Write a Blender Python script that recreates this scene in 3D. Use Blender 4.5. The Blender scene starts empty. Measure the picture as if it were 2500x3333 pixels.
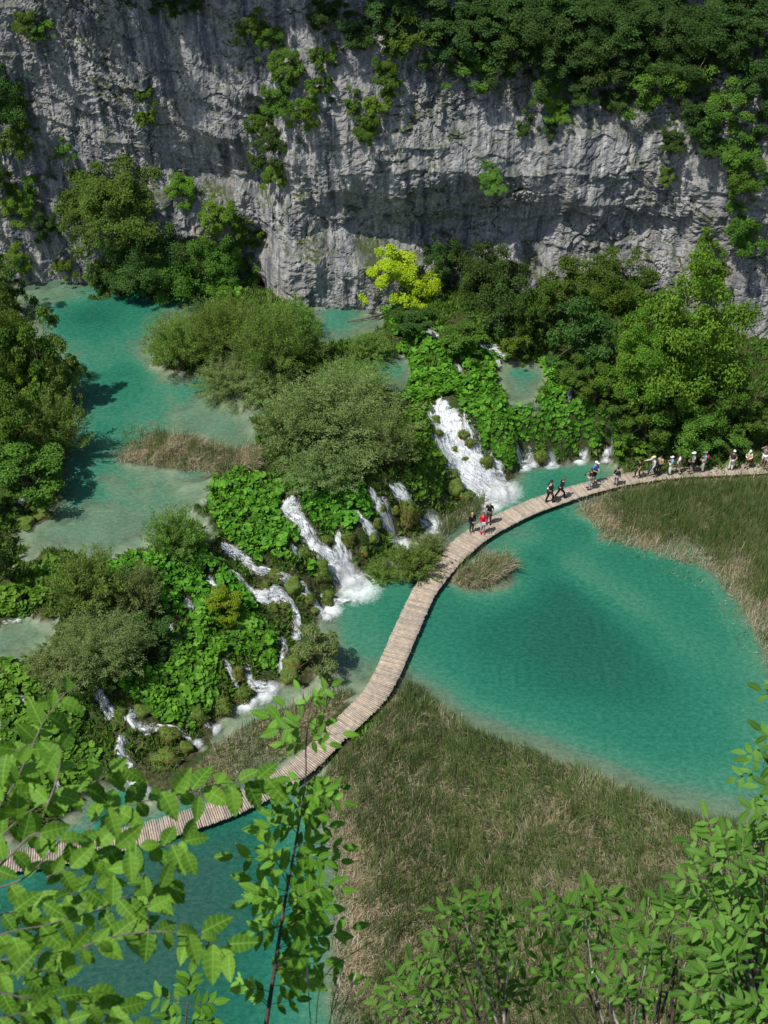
import bpy, math, random
import numpy as np
from mathutils import Vector, Matrix
from mathutils.bvhtree import BVHTree

scene = bpy.context.scene
col = scene.collection
R = math.radians

# ---------------------------------------------------------------- camera
FPX, CX, CY, PITCH, CAMZ = 3370.0, 1250.0, 1666.5, R(40), 41.0
cam_d = bpy.data.cameras.new('camera')
cam = bpy.data.objects.new('camera', cam_d)
col.objects.link(cam)
cam.location = (0, 0, CAMZ)
cam.rotation_euler = (R(90) - PITCH, 0, 0)
cam_d.sensor_fit = 'VERTICAL'
cam_d.sensor_height = 36.0
cam_d.lens = FPX / 3333.0 * 36.0
cam_d.clip_start, cam_d.clip_end = 0.1, 600
cam_d.dof.use_dof = True
cam_d.dof.focus_distance = 52.0
cam_d.dof.aperture_fstop = cam_d.lens / 4.5
scene.camera = cam

# ---------------------------------------------------------------- sky, sun, exposure
SUN_EL, SUN_AZ = R(60), R(238)      # azimuth measured clockwise from +Y: the sun stands behind and to the left of the camera
world = bpy.data.worlds.new('World')
scene.world = world
world.use_nodes = True
wn = world.node_tree.nodes
bg = wn['Background']
sky = wn.new('ShaderNodeTexSky')
sky.sky_type = 'NISHITA'
sky.sun_disc = False
sky.sun_elevation = SUN_EL
sky.sun_rotation = SUN_AZ
world.node_tree.links.new(sky.outputs[0], bg.inputs[0])
bg.inputs[1].default_value = 0.112
sun_d = bpy.data.lights.new('sun', 'SUN')
sun_d.energy = 4.3
sun_d.angle = R(0.5)
sun_d.color = (1.0, 0.955, 0.89)
sun = bpy.data.objects.new('sun', sun_d)
col.objects.link(sun)
to_sun = Vector((math.sin(SUN_AZ) * math.cos(SUN_EL), math.cos(SUN_AZ) * math.cos(SUN_EL), math.sin(SUN_EL)))
sun.rotation_euler = (-to_sun).to_track_quat('-Z', 'Y').to_euler()
sun.location = to_sun * 120
vs = scene.view_settings
vs.view_transform = 'Standard'
vs.look = 'None'
vs.exposure = 0.2
vs.gamma = 1.0
vs.use_curve_mapping = False
scene.cycles.max_bounces = 6
scene.cycles.transparent_max_bounces = 12

# ---------------------------------------------------------------- helpers
FW = np.array([0, math.cos(PITCH), -math.sin(PITCH)])
DN = np.array([0, -math.sin(PITCH), -math.cos(PITCH)])
CAMP = np.array([0, 0, CAMZ])

def ray(px, py):
    d = np.array([1.0, 0, 0]) * ((px - CX) / FPX) + FW + DN * ((py - CY) / FPX)
    return d                                    # length along the optical axis is 1

def at_z(px, py, z):
    d = ray(px, py)
    return CAMP + d * ((z - CAMZ) / d[2])

def at_depth(px, py, dep):
    return CAMP + ray(px, py) * dep

def depth_of(p):
    return float(np.dot(np.asarray(p) - CAMP, FW))

def D(*v):                                      # plan-sheet units (1659 wide) to 2500 wide
    return [a * 1.507 for a in v]

def tag(o, label=None, cat=None, group=None, kind=None):
    if label: o['label'] = label
    if cat: o['category'] = cat
    if group: o['group'] = group
    if kind: o['kind'] = kind
    return o

def link(name, data, parent=None):
    o = bpy.data.objects.new(name, data)
    col.objects.link(o)
    if parent is not None: o.parent = parent
    return o

def empty(name, loc, label, cat, group=None):
    o = link(name, None)
    o.location = loc
    o.empty_display_size = 0.2
    return tag(o, label, cat, group)

def mesh_np(name, V, F, mat=None, attrs=None, smooth=False, uv=None):
    """V (n,3); F a list of int arrays, each (m,k)"""
    V = np.asarray(V, dtype=np.float32)
    if not isinstance(F, list): F = [F]
    F = [np.asarray(f, dtype=np.int32) for f in F if len(f)]
    me = bpy.data.meshes.new(name)
    me.vertices.add(len(V))
    me.vertices.foreach_set('co', V.ravel())
    loops = np.concatenate([f.ravel() for f in F])
    tot = np.concatenate([np.full(len(f), f.shape[1], dtype=np.int32) for f in F])
    st = np.concatenate([[0], np.cumsum(tot)[:-1]]).astype(np.int32)
    me.loops.add(len(loops))
    me.loops.foreach_set('vertex_index', loops)
    me.polygons.add(len(tot))
    me.polygons.foreach_set('loop_start', st)
    me.polygons.foreach_set('loop_total', tot)
    me.polygons.foreach_set('use_smooth', np.full(len(tot), bool(smooth)))
    me.update(calc_edges=True)
    for k, a in (attrs or {}).items():
        at = me.attributes.new(k, 'FLOAT', 'POINT')
        at.data.foreach_set('value', np.asarray(a, dtype=np.float32).ravel())
    if uv is not None:
        l = me.uv_layers.new(name='UVMap')
        l.data.foreach_set('uv', np.asarray(uv, dtype=np.float32)[loops].ravel())
    if mat: me.materials.append(mat)
    return me

def grid_faces(nu, nv):
    i = np.arange(nu - 1)[:, None] * nv + np.arange(nv - 1)[None, :]
    return np.stack([i, i + nv, i + nv + 1, i + 1], -1).reshape(-1, 4)

class MB:
    """collects primitive pieces into one mesh"""
    def __init__(s): s.V, s.F, s.n = [], {}, 0
    def add(s, V, faces):
        for f in faces: s.F.setdefault(len(f), []).append([i + s.n for i in f])
        s.V.append(np.asarray(V, float)); s.n += len(V)
    def box(s, c, sz, M=None):
        x, y, z = [a / 2 for a in sz]
        v = np.array([[i * x, j * y, k * z] for i in (-1, 1) for j in (-1, 1) for k in (-1, 1)])
        if M is not None: v = v @ np.array(M).T
        s.add(v + np.asarray(c), [(0, 1, 3, 2), (4, 6, 7, 5), (0, 4, 5, 1), (2, 3, 7, 6), (0, 2, 6, 4), (1, 5, 7, 3)])
    def tube(s, pts, rad, n=6):
        pts = np.asarray(pts, float); k = len(pts)
        rad = np.broadcast_to(np.asarray(rad, float), (k,))
        V = []; t0 = None
        for i in range(k):
            t = pts[min(i + 1, k - 1)] - pts[max(i - 1, 0)]
            t = t / (np.linalg.norm(t) + 1e-9)
            ref = np.array([0, 0, 1.0]) if abs(t[2]) < .9 else np.array([1.0, 0, 0])
            if t0 is not None: ref = t0
            a = np.cross(t, ref); a /= np.linalg.norm(a) + 1e-9
            b = np.cross(a, t); t0 = b
            for j in range(n):
                g = 2 * math.pi * j / n
                V.append(pts[i] + rad[i] * (a * math.cos(g) + b * math.sin(g)))
        f = []
        for i in range(k - 1):
            for j in range(n):
                q = (j + 1) % n
                f.append((i * n + j, i * n + q, (i + 1) * n + q, (i + 1) * n + j))
        f.append(tuple(range(n))[::-1]); f.append(tuple((k - 1) * n + j for j in range(n)))
        s.add(V, f)
    def ball(s, c, r, nu=8, nv=6, M=None):
        r = np.broadcast_to(np.asarray(r, float), (3,))
        V = [[0, 0, 1]]
        for i in range(1, nv):
            a = math.pi * i / nv
            for j in range(nu):
                b = 2 * math.pi * j / nu
                V.append([math.sin(a) * math.cos(b), math.sin(a) * math.sin(b), math.cos(a)])
        V.append([0, 0, -1]); V = np.array(V) * r
        if M is not None: V = V @ np.array(M).T
        f = []
        for j in range(nu): f.append((0, 1 + j, 1 + (j + 1) % nu))
        for i in range(nv - 2):
            for j in range(nu):
                a = 1 + i * nu + j; b = 1 + i * nu + (j + 1) % nu
                f.append((a, a + nu, b + nu, b))
        e = len(V) - 1
        for j in range(nu): f.append((e, 1 + (nv - 2) * nu + (j + 1) % nu, 1 + (nv - 2) * nu + j))
        s.add(V + np.asarray(c), f)
    def mesh(s, name, mat, smooth=True):
        return mesh_np(name, np.concatenate(s.V), [np.array(f) for f in s.F.values()], mat, smooth=smooth)
    def build(s, name, mat, parent=None, smooth=True):
        return link(name, s.mesh(name, mat, smooth), parent)

_rs = np.random.RandomState(7)
_perm = np.concatenate([_rs.permutation(256)] * 3).astype(np.int64)
_g = _rs.normal(size=(256, 3)); _g /= np.linalg.norm(_g, axis=1)[:, None]

def pnoise(x, y, z=0.0):
    x, y, z = np.broadcast_arrays(np.asarray(x, float), np.asarray(y, float), np.asarray(z, float))
    xi, yi, zi = np.floor(x).astype(np.int64), np.floor(y).astype(np.int64), np.floor(z).astype(np.int64)
    xf, yf, zf = x - xi, y - yi, z - zi
    u, v, w = [t * t * t * (t * (t * 6 - 15) + 10) for t in (xf, yf, zf)]
    r = 0
    for dx in (0, 1):
        for dy in (0, 1):
            for dz in (0, 1):
                h = _perm[_perm[_perm[(xi + dx) & 255] + ((yi + dy) & 255)] + ((zi + dz) & 255)]
                g = _g[h]
                dot = g[..., 0] * (xf - dx) + g[..., 1] * (yf - dy) + g[..., 2] * (zf - dz)
                r = r + (u if dx else 1 - u) * (v if dy else 1 - v) * (w if dz else 1 - w) * dot
    return r * 1.6

def fbm(x, y, z=0.0, o=4, lac=2.03, gain=.5):
    a, r = 1.0, 0
    for i in range(o):
        r = r + a * pnoise(x + 17.3 * i, y - 9.1 * i, z + 3.7 * i)
        x, y, z, a = x * lac, y * lac, z * lac, a * gain
    return r

def facets(x, y, seed=0):
    """broken-rock facets: every Voronoi cell is a tilted plane; returns (height, edge distance)"""
    xi, yi = np.floor(x).astype(np.int64), np.floor(y).astype(np.int64)
    best = np.full(x.shape, 9.0); sec = np.full(x.shape, 9.0); hgt = np.zeros(x.shape)
    for dx in (-1, 0, 1):
        for dy in (-1, 0, 1):
            h = _perm[_perm[(xi + dx + seed) & 255] + ((yi + dy) & 255)]
            jx, jy = _g[h, 0] * .45 + .5, _g[h, 1] * .45 + .5
            ex, ey = x - (xi + dx + jx), y - (yi + dy + jy)
            d = np.sqrt(ex * ex + ey * ey)
            h2 = _perm[h + 31]
            val = _g[h2, 2] * .8 + ex * _g[h2, 0] * 1.1 + ey * _g[h2, 1] * 1.1
            m = d < best
            sec = np.where(m, best, np.minimum(sec, d))
            hgt = np.where(m, val, hgt)
            best = np.where(m, d, best)
    return hgt, sec - best

def rbf(P, val):
    P = np.asarray(P, float); val = np.asarray(val, float)
    n = len(P)
    K = np.sqrt(((P[:, None] - P[None]) ** 2).sum(-1)) + np.eye(n) * -0.02
    A = np.zeros((n + 1, n + 1)); A[:n, :n] = K; A[n, :n] = 1; A[:n, n] = 1
    w = np.linalg.solve(A, np.concatenate([val, [0]]))
    def f(x, y):
        sh = np.shape(x); x = np.ravel(x); y = np.ravel(y)
        out = np.empty(len(x))
        for i in range(0, len(x), 20000):
            q = np.stack([x[i:i + 20000], y[i:i + 20000]], -1)
            out[i:i + 20000] = np.sqrt(((q[:, None] - P[None]) ** 2).sum(-1)) @ w[:n] + w[n]
        return out.reshape(sh)
    return f

def in_poly(x, y, poly):
    poly = np.asarray(poly); r = np.zeros(np.shape(x), bool); n = len(poly)
    for i in range(n):
        x0, y0 = poly[i][:2]; x1, y1 = poly[(i + 1) % n][:2]
        c = ((y0 > y) != (y1 > y))
        with np.errstate(divide='ignore', invalid='ignore'):
            r ^= c & (x < (x1 - x0) * (y - y0) / (y1 - y0 + 1e-12) + x0)
    return r

def seg_dist(x, y, pl):
    d = np.full(np.shape(x), 1e9)
    for a, b in zip(pl[:-1], pl[1:]):
        ax, ay, bx, by = a[0], a[1], b[0], b[1]
        L = (bx - ax) ** 2 + (by - ay) ** 2 + 1e-9
        t = np.clip(((x - ax) * (bx - ax) + (y - ay) * (by - ay)) / L, 0, 1)
        d = np.minimum(d, np.hypot(x - ax - t * (bx - ax), y - ay - t * (by - ay)))
    return d

# ---------------------------------------------------------------- materials
class NT:
    """tiny node-tree writer"""
    def __init__(s, name):
        s.m = bpy.data.materials.new(name); s.m.use_nodes = True
        s.t = s.m.node_tree; s.t.nodes.clear()
        s.out = s.n('ShaderNodeOutputMaterial')
    def n(s, typ, **kw):
        nd = s.t.nodes.new(typ)
        for k, v in kw.items(): setattr(nd, k, v)
        return nd
    def put(s, sock, v):
        if v is None: return
        if isinstance(v, bpy.types.NodeSocket): s.t.links.new(v, sock)
        else:
            if hasattr(sock.default_value, '__len__') and len(sock.default_value) == 4 and len(v) == 3: v = (*v, 1)
            sock.default_value = v
    def attr(s, name): return s.n('ShaderNodeAttribute', attribute_name=name).outputs['Fac']
    def rnd(s): return s.n('ShaderNodeObjectInfo').outputs['Random']
    def pos(s, kind='Object'):
        return s.n('ShaderNodeTexCoord').outputs[kind] if kind != 'World' else s.n('ShaderNodeNewGeometry').outputs['Position']
    def noise(s, scale, detail=4, rough=.55, vec=None, stretch=None, dist=0.0):
        nd = s.n('ShaderNodeTexNoise')
        v = vec if vec is not None else s.pos('World')
        if stretch:
            mp = s.n('ShaderNodeMapping'); s.put(mp.inputs[0], v); mp.inputs[3].default_value = stretch; v = mp.outputs[0]
        s.put(nd.inputs['Vector'], v)
        nd.inputs['Scale'].default_value = scale; nd.inputs['Detail'].default_value = detail
        nd.inputs['Roughness'].default_value = rough; nd.inputs['Distortion'].default_value = dist
        return nd.outputs[0]
    def ramp(s, fac, stops):
        nd = s.n('ShaderNodeValToRGB'); s.put(nd.inputs[0], fac)
        e = nd.color_ramp.elements
        while len(e) > 1: e.remove(e[-1])
        e[0].position, e[0].color = stops[0][0], (*stops[0][1], 1) if len(stops[0][1]) == 3 else stops[0][1]
        for p, c in stops[1:]:
            k = e.new(p); k.color = (*c, 1)
        return nd.outputs[0]
    def rng(s, v, a, b, c=0.0, d=1.0):
        nd = s.n('ShaderNodeMapRange'); s.put(nd.inputs[0], v)
        for i, q in enumerate((a, b, c, d)): nd.inputs[i + 1].default_value = q
        return nd.outputs[0]
    def mixc(s, f, a, b, mode='MIX'):
        nd = s.n('ShaderNodeMix', data_type='RGBA', blend_type=mode)
        s.put(nd.inputs[0], f); s.put(nd.inputs[6], a); s.put(nd.inputs[7], b)
        return nd.outputs[2]
    def math(s, op, a, b=None):
        nd = s.n('ShaderNodeMath', operation=op); s.put(nd.inputs[0], a); s.put(nd.inputs[1], b)
        return nd.outputs[0]
    def bump(s, h, strength=.5, dist=.1, normal=None):
        nd = s.n('ShaderNodeBump'); s.put(nd.inputs['Height'], h)
        nd.inputs['Strength'].default_value = strength; nd.inputs['Distance'].default_value = dist
        if normal is not None: s.put(nd.inputs['Normal'], normal)
        return nd.outputs[0]
    def pr(s, color, rough=.8, spec=.3, normal=None):
        nd = s.n('ShaderNodeBsdfPrincipled')
        s.put(nd.inputs['Base Color'], color); s.put(nd.inputs['Roughness'], rough)
        s.put(nd.inputs['Specular IOR Level'], spec)
        if normal is not None: s.put(nd.inputs['Normal'], normal)
        return nd.outputs[0]
    def mixs(s, f, a, b):
        nd = s.n('ShaderNodeMixShader'); s.put(nd.inputs[0], f); s.put(nd.inputs[1], a); s.put(nd.inputs[2], b)
        return nd.outputs[0]
    def done(s, sh):
        s.t.links.new(sh, s.out.inputs[0]); return s.m

def mat_plain(name, c, rough=.8, var=.12, spec=.25, scale=20):
    t = NT(name)
    n = t.noise(scale, 3)
    a = t.mixc(t.rng(n, .3, .7), [x * (1 - var) for x in c], [min(1, x * (1 + var)) for x in c])
    return t.done(t.pr(a, rough, spec))

def mat_leaf(name, dark, mid, light, trans=.3, gloss=.18):
    """leaf tissue: colour varies by leaf age (tint) and by plant"""
    t = NT(name)
    c = t.ramp(t.attr('tint'), [(0, dark), (.5, mid), (1, light)])
    hs = t.n('ShaderNodeHueSaturation'); t.put(hs.inputs['Color'], c)
    r = t.rnd()
    t.put(hs.inputs['Hue'], t.rng(r, 0, 1, .485, .515)); t.put(hs.inputs['Value'], t.rng(r, 0, 1, .82, 1.15))
    p = t.pr(hs.outputs[0], .62, gloss)
    tr = t.n('ShaderNodeBsdfTranslucent')
    t.put(tr.inputs[0], t.mixc(1, hs.outputs[0], (1.25, 1.15, .6), 'MULTIPLY'))
    return t.done(t.mixs(trans, p, tr.outputs[0]))
# ================================================================ TERRAIN
# control points: (x, y on the survey sheet, height in metres)
CT = [
 # upper left lake bed
 (350,1000,.2),(300,1150,.3),(250,950,.4),(600,1040,1.0),(480,1060,.6),(680,1320,1.4),(430,1300,1.1),(330,1450,1.9),(500,1600,2.75),(400,1750,2.9),(500,1680,2.85),(300,1700,2.9),(300,1560,2.1),
 (640,1570,2.7),(250,1650,2.6),(200,1740,2.9),(150,1760,3.0),(330,1790,3.0),(860,1330,2.6),(760,1400,2.5),
 (60,872,3.4),(280,890,3.4),(400,915,3.4),(560,955,3.4),(740,985,3.4),(860,1015,3.5),(1000,1015,3.4),(1250,1030,3.4),(820,970,4.0),
 (120,930,2.0),(450,960,2.2),(640,1010,2.6),
 (50,1150,3.8),(100,1350,3.7),(60,1550,3.8),(-100,1300,4.5),(-60,1700,3.7),(200,1330,3.3),(190,1200,3.3),(215,1430,3.2),(150,1000,2.8),(130,1080,3.3),(120,1640,3.3),
 (60,1680,3.5),(20,1900,3.4),(60,1720,3.3),
 # willow island
 (480,1130,3.25),(500,1190,3.3),(620,1220,3.3),(690,1270,3.3),(790,1330,3.4),(840,1400,3.4),(650,1080,3.8),(900,1050,3.9),(850,1200,3.8),(1000,1250,3.7),(1100,1400,3.8),(900,1420,3.7),
 (1000,1120,3.7),(1010,1050,3.4),(780,950,4.2),(720,1010,3.5),
 # reed island
 (420,1490,3.2),(600,1490,3.25),(800,1520,3.25),(600,1430,3.2),(780,1450,3.2),(400,1530,2.8),(600,1570,2.8),
 # pools on the right of the island
 (1090,1060,2.2),(1060,1110,2.4),(1150,1060,2.7),(1220,1040,3.1),(1290,1240,2.3),(1310,1205,2.5),(1200,1190,2.9),(1340,1280,3.3),(1230,1290,3.4),(1210,1130,3.5),(1130,1130,3.4),(1270,1080,3.5),
 (1330,1180,3.4),(1360,1230,3.5),
 # butterbur slope right
 (1400,1150,4.2),(1500,1250,4.0),(1430,1290,3.9),(1380,1320,3.7),(1330,1060,4.4),(1420,1090,4.5),(1550,1150,4.5),(1600,1170,4.2),(1480,1180,4.1),
 (1690,1240,3.1),(1700,1280,3.1),(1730,1220,3.4),(1630,1190,3.9),(1760,1190,4.0),(1780,1250,4.0),(1730,1318,3.95),(1640,1300,3.9),(1600,1250,3.9),
 # main fall on the right
 (1450,1315,3.55),(1490,1330,3.5),(1450,1400,2.6),(1500,1420,2.4),(1470,1470,1.6),(1520,1510,1.2),(1500,1540,1.0),(1570,1560,.6),(1560,1600,.25),(1640,1620,-.3),(1600,1650,-.5),
 (1410,1400,3.0),(1400,1480,2.3),(1460,1560,1.2),(1480,1610,.7),(1540,1640,.1),(1560,1400,2.9),(1590,1480,1.5),(1620,1540,.5),(1650,1570,.0),
 (1600,1340,3.7),(1750,1340,3.5),(1900,1320,3.6),(2000,1340,3.2),(1690,1440,1.8),(1790,1400,2.3),(1850,1420,1.7),(1950,1410,1.9),(2020,1440,1.1),
 (1690,1500,.3),(1790,1500,.3),(1880,1475,.3),(1960,1475,.3),(2040,1485,.3),(1700,1540,-.6),(1790,1545,-.7),(1900,1525,-.5),(1960,1515,-.2),
 (1750,1610,-1.0),(1860,1560,-.8),(1660,1690,-.8),(1700,1650,-.9),
 # left barrier
 (1380,1400,3.4),(1390,1500,3.1),(1300,1500,3.7),(1150,1545,3.5),(1020,1560,3.5),(930,1590,3.3),(800,1560,3.6),(700,1590,3.3),(690,1660,3.2),(720,1740,3.1),(600,1790,3.2),(470,1810,3.2),(380,1830,3.3),(220,1850,3.2),(120,1870,3.2),
 (1000,1700,2.4),(1060,1800,1.4),(1100,1860,.7),(1130,1910,-.2),(1160,1880,.0),(1180,1810,.7),(1120,1720,2.0),(1200,1590,3.2),(1240,1660,2.1),(1265,1740,.6),(1300,1765,-.1),(1290,1575,3.1),(1330,1620,2.2),(1370,1690,.5),(1400,1715,-.1),
 (1380,1590,2.2),(1430,1580,1.6),(1440,1660,.4),(1470,1690,-.1),(1190,1690,2.3),(1210,1760,1.0),
 (820,1800,2.4),(820,1900,1.9),(950,1820,2.3),(950,1900,1.5),(1010,1960,.6),(950,2000,.8),(890,1980,1.1),(960,2080,.15),(1040,2010,.0),(1080,1985,-.3),(880,2080,.9),(820,2140,.9),(900,2150,.5),(740,1900,2.4),(700,2000,2.0),
 (600,2000,2.4),(500,1950,2.8),(400,1950,2.9),(640,2100,1.8),(500,2150,1.9),(700,2200,1.2),(600,2280,.9),(400,2290,1.5),(300,2380,1.2),(150,2330,1.9),(60,2230,2.5),(100,2480,1.2),(350,2520,.5),(200,2600,.6),(480,2360,1.0),(500,2450,.4),(60,2650,.5),
 (930,2230,.05),(850,2255,-.05),(800,2290,.0),(700,2370,-.05),(655,2440,.0),(580,2490,.1),(520,2570,.1),(450,2650,.1),(300,2690,.0),(100,2740,.0),(780,2220,.6),(680,2300,.6),(600,2400,.4),
 (60,2090,2.3),(120,2060,2.3),(-40,2100,2.3),(0,2000,2.9),(210,2020,3.0),(150,2150,2.8),(0,2170,2.8),(-60,1950,3.2),(300,1950,3.2),(300,2150,2.6),
 (1040,2120,.1),(1000,2180,.1),(1090,2060,-.4),
 # channel between barrier and walkway, marsh
 (900,2270,-.3),(780,2330,-.3),(1160,2000,-1.0),(1230,1950,-1.0),(1150,2120,-.7),(1150,2190,-.4),(1220,2060,-1.1),(1250,1850,-.3),(1270,1900,-.6),(1320,1850,.1),(1360,1800,.2),(1250,1820,.2),
 (700,2430,.06),(850,2350,.06),(620,2540,.06),(1000,2290,.04),(950,2420,.06),(1100,2270,.0),(500,2640,-.1),(700,2580,.0),
 # reed bed in front
 (1300,2290,.12),(1450,2400,.15),(1600,2480,.15),(2000,2620,.15),(2300,2730,.15),(2450,2900,.15),(1250,2600,.15),(1150,2800,.12),(1180,3000,.12),(1300,3300,.15),(1800,3000,.15),(2400,3300,.15),(2700,3000,.15),(1150,2500,.1),(1600,2800,.15),
 (1290,2190,-.35),(1440,2290,-.3),(1600,2375,-.3),(1750,2425,-.3),(1900,2490,-.3),(2050,2550,-.3),(2200,2610,-.3),(2380,2650,-.3),(2550,2720,-.2),
 (1400,2180,-1.2),(1550,2290,-1.5),(1700,2340,-1.7),(1900,2400,-1.8),(2100,2480,-1.6),(2300,2560,-1.0),(2450,2590,-.7),
 # lower lake bed
 (1800,2060,-3.4),(1650,2150,-2.8),(2000,2250,-3.2),(1750,2200,-3.2),(1900,2150,-3.4),(1500,2080,-2.0),(1450,1980,-1.4),(1550,1950,-1.9),(1680,1920,-1.6),(1750,1930,-2.6),(2150,2320,-2.2),(2300,2400,-1.4),(2400,2300,-1.2),
 (1640,1780,-.6),(1720,1760,-.55),(1830,1860,-.7),(1890,1905,-.75),(1950,1945,-.75),(2010,1990,-.8),(2070,2035,-.9),(2170,2130,-1.0),(2280,2230,-1.1),(2350,2330,-1.0),
 (1800,1760,-1.7),(1880,1800,-1.9),(2000,1880,-2.0),(2120,1920,-1.8),(2250,2020,-1.6),(2350,2120,-1.2),(2200,1850,-1.2),(2080,1840,-1.0),(1830,1700,-1.0),(1480,1880,.15),(1500,1850,.2),(1570,1850,.2),(1570,1880,.2),(1640,1850,.2),(1660,1878,.15),(1530,1900,.15),(1600,1895,.15),(1600,1800,-.7),(1560,1925,-.7),(1720,1880,-.9),
 # right reed bed
 (1930,1655,.1),(2000,1700,.1),(2100,1620,.1),(2400,1600,.1),(2300,1750,.1),(2480,1900,.1),(2140,1760,.1),(2600,1700,.15),(2600,2000,.15),(2400,1850,.1),
 (1885,1690,-.3),(1960,1765,-.35),(2100,1810,-.4),(2300,1875,-.4),(2420,2030,-.4),(2500,2190,-.4),(2600,2250,-.1),
 # bottom left pool
 (800,2850,-3.8),(600,3000,-5.2),(700,3200,-5.2),(300,3000,-5.2),(950,2750,-1.0),(1020,2900,-1.0),(1020,3150,-1.0),(100,2920,-1.4),(400,2820,-4.2),(750,2720,-1.6),(500,3333,-5.2),(0,3200,-5.0),(900,3333,-1.5),(1080,2900,-.2),(1080,3150,-.1),(1050,2700,-.2),
 # right bank behind the walkway
 (2100,1500,.5),(2250,1475,.6),(2400,1465,.7),(2550,1455,.8),(2020,1510,.2),(2050,1540,.15),(2200,1520,.2),(2400,1505,.25),(2200,1350,2.0),(2400,1300,2.6),(2000,1230,3.6),(1900,1230,3.9),(2300,1160,3.6),(2550,1230,3.0),(2550,1350,2.0),
 (2350,1120,3.6),(1750,1085,4.4),(1500,1055,4.6),(2050,1085,4.4),(1650,1120,4.8),(1400,1030,4.8),(1900,1150,4.4),
]
PT = np.array([at_z(a, b, c) for a, b, c in CT])
_pts = list(PT[:, :2]); _val = [c for _, _, c in CT]
for x, y, z in [(-45,86,3.5),(0,86,4),(45,86,3),(-60,60,5),(-60,30,2),(-55,8,0),(55,60,3),(55,30,.3),(50,8,.3),(0,5,-1.5),(-25,8,-2),(25,8,.2),(-20,16,-2),(60,75,3)]:
    _pts.append((x, y)); _val.append(z)
_hf = rbf(_pts, _val)
GX0, GX1, GY0, GY1, GS = -52.0, 52.0, 6.0, 86.0, 0.25
gx = np.arange(GX0, GX1 + .01, GS); gy = np.arange(GY0, GY1 + .01, GS)
XX, YY = np.meshgrid(gx, gy, indexing='ij')
HH = _hf(XX, YY)
dry = np.clip((HH - .25) / .8, 0, 1)
lump = np.abs(fbm(XX * .55, YY * .55, 1.3, 4))
HH = HH + dry * (lump * .55 - .14) + .10 * fbm(XX * .5, YY * .5, 5.0, 4) * np.where(HH < .3, np.clip(-HH + .02, .0, 1) , .5)

def hgt(x, y):
    fx = np.clip((np.asarray(x, float) - GX0) / GS, 0, len(gx) - 1.001); fy = np.clip((np.asarray(y, float) - GY0) / GS, 0, len(gy) - 1.001)
    i, j = fx.astype(int), fy.astype(int); u, v = fx - i, fy - j
    return HH[i, j] * (1 - u) * (1 - v) + HH[i + 1, j] * u * (1 - v) + HH[i, j + 1] * (1 - u) * v + HH[i + 1, j + 1] * u * v

_ts = np.linspace(14, 120, 2200)
def ground(px, py):
    """where a line of sight meets the terrain"""
    d = ray(px, py)
    P = CAMP[None] + d[None] * _ts[:, None]
    s = P[:, 2] - hgt(P[:, 0], P[:, 1])
    k = np.argmax(s < 0)
    if k == 0: k = len(_ts) - 1
    t = _ts[k - 1] + (_ts[k] - _ts[k - 1]) * s[k - 1] / (s[k - 1] - s[k] + 1e-9)
    return CAMP + d * t

def gpoly(pts): return np.array([ground(a, b) for a, b in pts])

# ---- water levels
LEV_U, LEV_P, LEV_M = 3.2, 3.85, 2.62
POLY_U = [at_z(a, b, LEV_U)[:2] for a, b in [(-250,820),(60,860),(500,930),(900,990),(1000,1000),(1260,1010),(1300,1100),(1370,1200),(1360,1290),(1330,1330),(1240,1330),(1150,1450),(900,1500),(690,1580),(660,1660),(700,1740),(600,1795),(350,1820),(60,1850),(-250,1800)]]
POLY_P = [at_z(a, b, LEV_P)[:2] for a, b in [(1590,1165),(1700,1160),(1790,1180),(1800,1260),(1750,1325),(1650,1315),(1610,1270)]]
POLY_M = [at_z(a, b, LEV_M)[:2] for a, b in [(-200,1990),(60,1990),(220,2010),(190,2120),(100,2160),(-200,2190)]]

# pool outlines: keep the bed under the water right up to the shore
SHORES = [
 (LEV_U, [(40,880),(300,893),(560,958),(610,990),(520,1060),(470,1125),(480,1190),(600,1222),(660,1268),(760,1325),(830,1390),(835,1445),(800,1490),(600,1440),(400,1430),(370,1540),(600,1575),(720,1560),(700,1600),(640,1650),(540,1720),(400,1800),(330,1825),(250,1800),(130,1790),(50,1790),(50,1740),(120,1700),(190,1640),(215,1560),(250,1450),(220,1350),(200,1250),(120,1150),(60,1000)], .35),
 (LEV_U, [(1045,1025),(1130,1028),(1255,1035),(1250,1062),(1180,1085),(1120,1125),(1060,1140),(1035,1090)], .5),
 (LEV_U, [(1185,1190),(1260,1165),(1300,1178),(1330,1208),(1345,1245),(1315,1280),(1270,1265),(1230,1225)], .6),
 (LEV_P, [(1610,1190),(1700,1180),(1755,1192),(1772,1240),(1745,1302),(1690,1318),(1645,1303),(1628,1250)], .5),
 (LEV_M, [(-150,2050),(60,2045),(175,2020),(180,2065),(110,2135),(50,2145),(-150,2145)], .18),
]
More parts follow.
